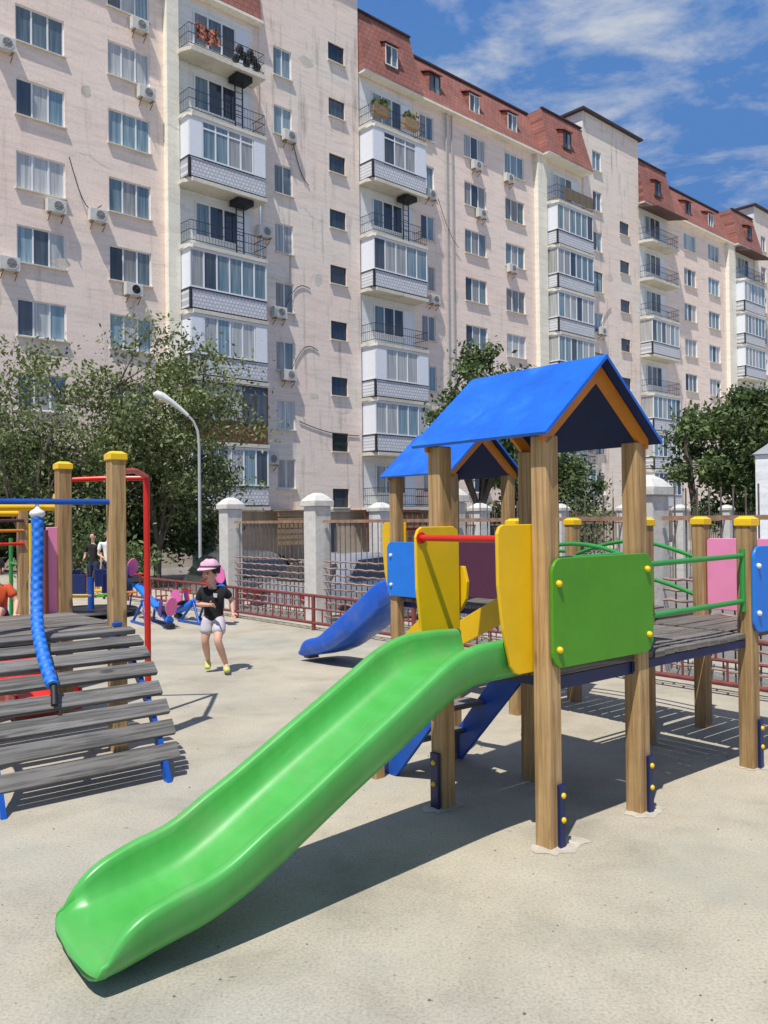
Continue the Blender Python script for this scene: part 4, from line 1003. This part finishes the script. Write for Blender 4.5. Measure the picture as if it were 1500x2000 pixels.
# ------------------------------------------------------------------ far left climbing frame
cf = empty('climbing_frame', (-2.88,7.5,0), TH); tag(cf, 'colourful climbing frame with rungs and a red slide at the left edge', 'playground equipment')
for (u, v, h) in ((0,0,1.75),(.0,1.15,1.70),(-1.0,0,1.75),(-1.0,1.15,1.75)): post(cf,u,v,h,True)
deck(cf,-1,0,0,1.15,z=.48)
for v, z in ((0,1.64),(1.15,1.60)): tube_obj(cf,'top_bar',[(-1,v,z),(0,v,z)],.03,M['yellowcap'])
for z, mm in ((1.53,'purple'),(1.43,'orange'),(1.30,'redtube')): tube_obj(cf,'rung',[(-1,1.1,z),(0,1.1,z)],.016,M[mm])
for i in range(4): tube_obj(cf,'ladder_rung',[(.02,1.22,.25+.28*i),(.02,1.62,.25+.28*i)],.015,M['greentube'])
for v_ in (1.22,1.62): tube_obj(cf,'ladder_side',[(.02,v_,0),(.02,v_,1.35)],.02,M['greentube'])
uvpanel(cf,'yellow_edge_board','yellow',rrect(.6,.9,.5,1.2,.06),'u',-.9)
q = MB()
prof2 = [(-.55,.54),(-.3,.52),(0,.44),(.6,.2),(1.0,.1),(1.2,.09)]
vs = []; fs = []
for (d, z) in prof2:
    for (y, dz) in ((-.22,.14),(-.22,0),(.22,0),(.22,.14),(.25,.14),(.25,-.03),(-.25,-.03),(-.25,.14)): vs.append((-.46+y,-d+.1,z+dz))
for i in range(len(prof2)-1):
    for k in range(8): fs.append((i*8+k,i*8+(k+1)%8,(i+1)*8+(k+1)%8,(i+1)*8+k))
fs += [tuple(range(8)), tuple(range(40,48))]
q.add(vs, fs); q.build('slide', M['slidered'], cf, smooth=50, bevel=.01)

# ------------------------------------------------------------------ carousel
ca = empty('merry_go_round', (-4.75,13.6,0), .4); tag(ca, 'round merry-go-round with dark blue backrests between the two tall yellow capped posts', 'merry-go-round')
MB().lathe([(.02,.06),(.72,.06),(.75,.08),(.72,.11),(.02,.11)], n=28).build('platform', M['darkmetal'], ca, smooth=40)
MB().tube([(0,0,0),(0,0,.62)], .05, 12).build('centre_post', M['bluebar'], ca, smooth=50)
for i in range(6):
    an = i*math.pi/3; c, s__ = math.cos(an), math.sin(an)
    q = MB(); q.obox((c*.55,s__*.55,.36),(c*.13,s__*.13,0),(-s__*.22,c*.22,0),(0,0,.015)); q.build('seat', M[['orange','yellow','green','redtube','yellow','green'][i]], ca, bevel=.006)
    q = MB(); q.obox((c*.70,s__*.70,.56),(c*.015,s__*.015,0),(-s__*.27,c*.27,0),(0,0,.15)); q.build('backrest', M['bluesteel'], ca, bevel=.008)
    q = MB(); q.tube([(c*.6,s__*.6,.1),(c*.68,s__*.68,.66)], .014, 6); q.build('support', M['bluebar'], ca)

# ------------------------------------------------------------------ seesaws
def seesaw(label, lo, hi, zl, zh):
    lo, hi = Vector((*lo,zl)), Vector((*hi,zh)); c = (lo+hi)/2; d = (hi-lo); dh = Vector((d.x,d.y,0)).normalized(); side = Vector((-dh.y,dh.x,0))
    root = empty('seesaw', (c.x,c.y,0)); tag(root, label, 'seesaw', 'blue seesaws with pink backs'); o = Vector((c.x,c.y,0))
    lo -= o; hi -= o; dn = (hi-lo).normalized(); up = side.cross(dn)*-1
    if up.z < 0: up = -up
    q = MB(); q.tube([lo,hi], .055, 10); q.build('beam', M['seatblue'], root, smooth=50)
    q = MB(); cz = c.z-.03
    for sg in (-1,1):
        b = side*.16*sg
        q.tube([tuple(b+dh*.3),tuple(Vector((0,0,cz))+b*.6)], .02, 8); q.tube([tuple(b-dh*.3),tuple(Vector((0,0,cz))+b*.6)], .02, 8); q.tube([tuple(b+dh*.34+Vector((0,0,.02))),tuple(b-dh*.34+Vector((0,0,.02)))], .02, 8)
    q.tube([tuple(Vector((0,0,cz))-side*.13),tuple(Vector((0,0,cz))+side*.13)], .025, 8); q.build('stand', M['bluebar'], root, smooth=50)
    for e, sg in ((lo,-1),(hi,1)):
        q = MB(); p = e-dn*sg*.22; q.obox(p+up*.075, dn*.13, side*.11, up*.012); q.build('seat', M['black'], root, bevel=.01)
        bk = e-dn*sg*.02; pl_ = []
        for k in range(14):
            an = 2*math.pi*k/14; y_, z_ = .085*math.cos(an), .14*math.sin(an); pl_.append(bk+side*y_+up*(.20+z_))
        q = MB(); th_ = dn*.012
        q.add([p_-th_ for p_ in pl_]+[p_+th_ for p_ in pl_], [tuple(range(14)), tuple(range(27,13,-1))]+[(k,(k+1)%14,14+(k+1)%14,14+k) for k in range(14)]); q.build('backrest', M['seatpink'], root)
        q = MB(); q.obox(e-dn*sg*.12+up*.15+side*.115, dn*.06, side*.008, up*.12); q.build('side_board', M['seatpurple'], root, bevel=.008)
        q = MB(); q.tube([tuple(e-dn*sg*.4+up*.05),tuple(e-dn*sg*.4+up*.22)], .012, 6); q.tube([tuple(e-dn*sg*.4+up*.22+side*.09),tuple(e-dn*sg*.4+up*.22-side*.09)], .012, 6); q.build('handle', M['redtube'], root)
        q = MB(); q.lathe([(.02,-.06),(.07,-.05),(.07,.0),(.02,.02)], tuple(e-up*.05), 10); q.build('bumper', M['black'], root, smooth=40)
seesaw('blue seesaw with pink backs, far end raised, nearest to the red pole', (-3.0,11.75), (-3.95,13.1), .12, .62)
seesaw('blue seesaw behind the running child, raised end beside the white pillar', (-3.2,13.0), (-2.32,12.0), .12, .56)

# ------------------------------------------------------------------ people
def skinmesh(nodes, edges, m, name, parent, root=0, sub=2):
    me = bpy.data.meshes.new(name); me.from_pydata([n[:3] for n in nodes], edges, [])
    o = bpy.data.objects.new(name, me); C.objects.link(o)
    o.modifiers.new('s','SKIN'); su = o.modifiers.new('u','SUBSURF'); su.levels = sub; su.render_levels = sub
    for i, n in enumerate(nodes):
        sv = me.skin_vertices[0].data[i]; r = n[3]; sv.radius = (r, n[4] if len(n) > 4 else r); sv.use_root = (i == root)
    bpy.context.view_layer.update(); dg = bpy.context.evaluated_depsgraph_get()
    m2 = bpy.data.meshes.new_from_object(o.evaluated_get(dg)); bpy.data.objects.remove(o); bpy.data.meshes.remove(me)
    m2.materials.clear(); m2.materials.append(m); m2.shade_smooth(); m2.name = name
    return link(name, m2, parent)
def ellip(name, c, r, m, parent, n=16, rot=None, cut=None):
    bm = bmesh.new(); bmesh.ops.create_uvsphere(bm, u_segments=n*2, v_segments=n, radius=1)
    if cut is not None: bmesh.ops.delete(bm, geom=[v for v in bm.verts if v.co.z < cut], context='VERTS')
    mt = Matrix.Translation(c) @ (rot.to_4x4() if rot else Matrix.Identity(4)) @ Matrix.Diagonal((*r,1)); bmesh.ops.transform(bm, matrix=mt, verts=bm.verts)
    me = bpy.data.meshes.new(name); bm.to_mesh(me); bm.free(); me.shade_smooth(); me.materials.append(m); return link(name, me, parent)
def person(label, loc, rz, J, tee, bottoms, shoe, hairm='hair', cap=False, scale=1., long_hair=False, group=None):
    """J: joint positions in local metres, facing -y"""
    root = empty('person', loc, rz); tag(root, label, 'person', group); root.scale = (scale,)*3
    V3 = lambda k: Vector(J[k])
    pel, wa, ch, nk, hd = V3('pelvis'), V3('waist'), V3('chest'), V3('neck'), V3('head')
    nodes = []; edges = []
    def add(p, r, r2=None, par=None):
        nodes.append((p[0],p[1],p[2],r) if r2 is None else (p[0],p[1],p[2],r,r2)); i = len(nodes)-1
        if par is not None: edges.append((par,i))
        return i
    i0 = add(pel,.080,.062); i1 = add(wa,.066,.052,i0); i2 = add(ch,.088,.066,i1); i3 = add(nk,.036,None,i2)
    i4 = add(nk.lerp(hd,.42),.038,None,i3); K = J.get('hs',1.); i5 = add(hd+Vector((0,0,-.035*K)),.060*K,.066*K,i4); i6 = add(hd+Vector((0,.006,.03*K)),.068*K,.076*K,i5); i7 = add(hd+Vector((0,.004,.075*K)),.05*K,.055*K,i6)
    for sd in ('L','R'):
        sh, el, ha = V3('sh'+sd), V3('el'+sd), V3('ha'+sd); d = (ha-el).normalized()
        a0 = add(sh,.034,None,i2); a1 = add(sh.lerp(el,.5),.030,None,a0); a2 = add(el,.026,None,a1); a3 = add(el.lerp(ha,.4),.025,None,a2); a4 = add(ha-d*.01,.017,None,a3); a5 = add(ha+d*.035,.022,.013,a4)
        px = d.cross(Vector((0,1,.3))).normalized()
        for j, (off, ln) in enumerate(((-.018,.036),(-.006,.044),(.006,.041),(.018,.032))):
            b0 = add(ha+d*.055+px*off,.0065,None,a5); add(ha+d*(.055+ln)+px*off*1.2+d.cross(px)*.012,.005,None,b0)
        b0 = add(ha+d*.02+px*.03,.008,None,a5); add(ha+d*.045+px*.045,.006,None,b0)
        hp, kn, an, to = V3('hip'+sd), V3('kn'+sd), V3('an'+sd), V3('to'+sd)
        l0 = add(hp,.062,None,i0); l1 = add(hp.lerp(kn,.55),.055,None,l0); l2 = add(kn,.040,None,l1); l3 = add(kn.lerp(an,.35),.041,None,l2); l4 = add(an,.024,None,l3); add(an.lerp(to,.6)+Vector((0,0,-.01)),.022,None,l4)
    skinmesh(nodes, edges, M['skin'], 'body', root)
    # shirt
    nodes = []; edges = []
    b00 = add(pel+Vector((0,0,-.055)),.098,.084); b0 = add(pel+Vector((0,0,.01)),.108,.09,b00); b1 = add(wa,.100,.080,b0); b2 = add(ch,.106,.082,b1); b3 = add(ch.lerp(nk,.55),.07,.055,b2); add(nk+Vector((0,0,-.012)),.044,None,b3)
    for sd in ('L','R'):
        sh, el = V3('sh'+sd), V3('el'+sd); c0 = add(sh,.048,None,b2); c1 = add(sh.lerp(el,.4),.046,None,c0); add(sh.lerp(el,.72),.047,None,c1)
    skinmesh(nodes, edges, tee, 'shirt', root)
    nodes = []; edges = []
    bt_ = add(pel+Vector((0,0,.07)),.082,.070); b0 = add(pel+Vector((0,0,.0)),.094,.080,bt_); 
    for sd in ('L','R'):
        hp, kn = V3('hip'+sd), V3('kn'+sd); c0 = add(hp,.074,None,b0); c1 = add(hp.lerp(kn,.45),.074,None,c0); add(hp.lerp(kn,J.get('hem',.82)),.070,None,c1)
    skinmesh(nodes, edges, bottoms, 'shorts', root)
    for sd in ('L','R'):
        an, to = V3('an'+sd), V3('to'+sd); nodes = []; edges = []
        c0 = add(an+Vector((0,0,-.012)),.034); c1 = add(an.lerp(to,.25)+Vector((0,0,-.03)),.036,.034,c0); c2 = add(an.lerp(to,.65)+Vector((0,0,-.014)),.035,.028,c1); add(to,.03,.022,c2)
        skinmesh(nodes, edges, shoe, 'shoe', root)
    hr = Matrix.Rotation(J.get('turn',0),3,'Z')
    K = J.get('hs',1.); f = lambda x, y, z: hd+hr @ (Vector((x,y,z))*K)
    ellip('hair', f(0,.034,.034), (.080*K,.080*K,.088*K), M[hairm], root, rot=hr, cut=-.45)
    if long_hair: ellip('ponytail', f(0,.07,-.06), (.045,.035,.10), M[hairm], root, rot=hr)
    for x in (-.027,.027):
        ellip('eye', f(x,-.073,.0), (.0095,.006,.006), M['eye'], root, 6); ellip('eyebrow', f(x,-.074,.016), (.014,.005,.0035), M['hair'], root, 6)
        ellip('ear', f(x*2.75,.0,-.008), (.009,.016,.024), M['skin'], root, 6)
    ellip('nose', f(0,-.080,-.016), (.009,.013,.013), M['skin'], root, 6); ellip('mouth', f(0,-.068,-.045), (.021,.008,.007), M['lip'], root, 6)
    if cap:
        tilt = hr @ Matrix.Rotation(R(-6),3,'X')
        cp = ellip('cap', f(0,.010,.064), (.089*K,.096*K,.074*K), M['cap'], root, rot=tilt, cut=-.05)
        for v_ in cp.data.vertices: v_.co += (v_.co-(hd+Vector((0,0,.03))))*(.035*math.sin(v_.co.x*95+v_.co.z*40)+.03*math.sin(v_.co.y*120))
        q = MB(); n = 20; inner = []; outer = []
        for k in range(n+1):
            an_ = math.pi*(1.0+k/n); 
            inner.append(f(.09*math.cos(an_), .095*math.sin(an_),   .056)); w_ = 1+.62*math.sin(math.pi*k/n)
            outer.append(f(.095*math.cos(an_), .098*math.sin(an_)*w_, .056-.02*math.sin(math.pi*k/n)))
        q.add(inner+outer+[p_+Vector((0,0,.005)) for p_ in inner+outer], [(k,k+1,n+2+k,n+1+k) for k in range(n)]+[(2*n+2+k,2*n+3+k,3*n+4+k,3*n+3+k) for k in range(n)]); q.build('cap_brim', M['cap'], cp, smooth=60)
        MB().lathe([(.0995*K,.0),(.1005*K,.012),(.0985*K,.02)], tuple(f(0,.008,.058)), 24).build('cap_band', M['capband'], cp, smooth=50)
    return root
J = dict(pelvis=(-.005,.02,.56), waist=(0,.01,.66), chest=(0,0,.77), neck=(-.01,-.01,.865), head=(-.03,-.03,.985),
 shL=(-.115,-.0,.815), elL=(-.165,.03,.68), haL=(-.0,-.15,.69), shR=(.105,.02,.815), elR=(.165,.08,.71), haR=(.185,.02,.60),
 hipL=(-.06,.02,.53), knL=(-.085,-.02,.33), anL=(-.085,.12,.12), toL=(-.08,.06,.035), hipR=(.055,.02,.53), knR=(.06,-.12,.34), anR=(.12,-.02,.095), toR=(.155,-.13,.045), hem=.74, turn=-.4, hs=1.06)
ch_ = person('running child in a pink cap, black t-shirt, light grey shorts and yellow shoes', (-1.69,8.3,0), 0, J, M['tee'], M['shorts'], M['shoe'], cap=True)
q = MB(); q.add([(.015,-.092,.80),(.055,-.088,.795),(.05,-.090,.755),(.02,-.094,.76)], [(0,1,2,3)]); q.build('shirt_print', M['printw'], ch_)
JS = dict(pelvis=(0,0,.86), waist=(0,0,1.0), chest=(0,0,1.18), neck=(0,0,1.34), head=(0,-.01,1.49), shL=(-.17,0,1.28), elL=(-.22,-.02,1.02), haL=(-.12,-.2,.95), shR=(.17,0,1.28), elR=(.22,.02,1.02), haR=(.24,-.02,.80),
 hipL=(-.085,0,.82), knL=(-.10,-.02,.45), anL=(-.10,.0,.08), toL=(-.11,-.12,.03), hipR=(.085,0,.82), knR=(.10,-.02,.45), anR=(.10,.0,.08), toR=(.11,-.12,.03), hem=.95)
person('person in a white t-shirt and dark trousers standing beyond the merry-go-round', (-5.45,16.6,-.0), .4, JS, M['teewhite'], M['pants'], M['black'], scale=.86)
person('person dressed in black beside the one in white beyond the merry-go-round', (-5.85,16.9,-.0), -.3, JS, M['tee'], M['pants'], M['black'], scale=.82)
JC = dict(pelvis=(0,.05,.08), waist=(0,.03,.18), chest=(0,0,.30), neck=(0,-.01,.40), head=(0,-.03,.52), shL=(-.11,0,.35), elL=(-.19,-.02,.22), haL=(-.2,-.14,.12), shR=(.11,0,.35), elR=(.19,-.02,.22), haR=(.2,-.14,.12),
 hipL=(-.06,.02,.07), knL=(-.08,-.22,.16), anL=(-.08,-.36,.02), toL=(-.08,-.42,.05), hipR=(.06,.02,.07), knR=(.08,-.22,.16), anR=(.08,-.36,.02), toR=(.08,-.42,.05), hem=.8)
person('child in an orange t-shirt sitting on the red slide at the left edge', (-3.6,7.78,.56), .2, JC, M['teeorange'], M['pants'], M['white'])

# ------------------------------------------------------------------ camera, light, world
cam = bpy.data.cameras.new('camera'); co = bpy.data.objects.new('camera', cam); C.objects.link(co)
p_, r_ = .0087, -.0116
rt0, up0, fw = Vector((1,0,0)), Vector((0,-math.sin(p_),math.cos(p_))), Vector((0,math.cos(p_),math.sin(p_)))
rt = rt0*math.cos(r_)+up0*math.sin(r_); up = up0*math.cos(r_)-rt0*math.sin(r_)
co.matrix_world = Matrix(((rt.x,up.x,-fw.x,0),(rt.y,up.y,-fw.y,0),(rt.z,up.z,-fw.z,1.5),(0,0,0,1)))
cam.sensor_fit = 'VERTICAL'; cam.sensor_height = 36; cam.lens = 36*1642.77/2000; cam.clip_end = 2000; cam.clip_start = .05
bpy.context.scene.camera = co
Ld = Vector((.19,.45,-1)).normalized()
sun = bpy.data.lights.new('sun','SUN'); sun.energy = 5.0; sun.angle = R(.53); sun.color = (1,.955,.88)
so = bpy.data.objects.new('sun', sun); C.objects.link(so); so.rotation_euler = Ld.to_track_quat('-Z','Y').to_euler()
w = bpy.data.worlds.new('World'); bpy.context.scene.world = w; w.use_nodes = True; nt = w.node_tree
sky = nt.nodes.new('ShaderNodeTexSky'); sky.sky_type = 'NISHITA'; sky.sun_disc = False
sd = -Ld; sky.sun_elevation = math.asin(sd.z); sky.sun_rotation = math.atan2(sd.x, sd.y); sky.altitude = 100; sky.dust_density = .6; sky.ozone_density = 2.5
bg = nt.nodes['Background']; bg.inputs['Strength'].default_value = .10
class W_: node_tree = nt
wm = W_()
tc = nt.nodes.new('ShaderNodeTexCoord'); sx = nt.nodes.new('ShaderNodeSeparateXYZ'); nt.links.new(tc.outputs['Generated'], sx.inputs[0])
def math_(op, a_, b_=None):
    n = nt.nodes.new('ShaderNodeMath'); n.operation = op
    for i, v in enumerate((a_, b_)):
        if v is None: continue
        if isinstance(v, (int,float)): n.inputs[i].default_value = v
        else: nt.links.new(v, n.inputs[i])
    return n.outputs[0]
zz = math_('ADD', math_('MAXIMUM', sx.outputs['Z'], 0.0), .12)
cx = nt.nodes.new('ShaderNodeCombineXYZ'); nt.links.new(math_('DIVIDE', sx.outputs['X'], zz), cx.inputs[0]); nt.links.new(math_('DIVIDE', sx.outputs['Y'], zz), cx.inputs[1])
mp = nt.nodes.new('ShaderNodeMapping'); mp.inputs['Rotation'].default_value = (0,0,R(35)); mp.inputs['Scale'].default_value = (1.1,1.45,1); nt.links.new(cx.outputs[0], mp.inputs[0])
n1 = noise(wm, mp.outputs[0], 3.4, 9, .62, .2); n2 = noise(wm, mp.outputs[0], 2.1, 3, .5)
fac = math_('MULTIPLY', n1, math_('ADD', n2, .5))
mask = ramp(wm, fac, [(.45, g3(.0)), (.52, g3(.22)), (.60, g3(.55)), (.71, g3(.9))])
hs = nt.nodes.new('ShaderNodeHueSaturation'); hs.inputs['Saturation'].default_value = 1.12; hs.inputs['Value'].default_value = 1.0; nt.links.new(sky.outputs[0], hs.inputs['Color'])
dk = mixc(wm, 1, hs.outputs[0], (1.15,1.45,1.8), 'MULTIPLY'); cl = mixc(wm, 1, dk, (.95,2.3,5.4), 'DARKEN')
mc = mixc(wm, mask, cl, (6.2,6.5,6.9)); nt.links.new(mc, bg.inputs['Color'])
sc = bpy.context.scene; sc.view_settings.view_transform = 'Standard'; sc.view_settings.look = 'None'; sc.view_settings.exposure = 0
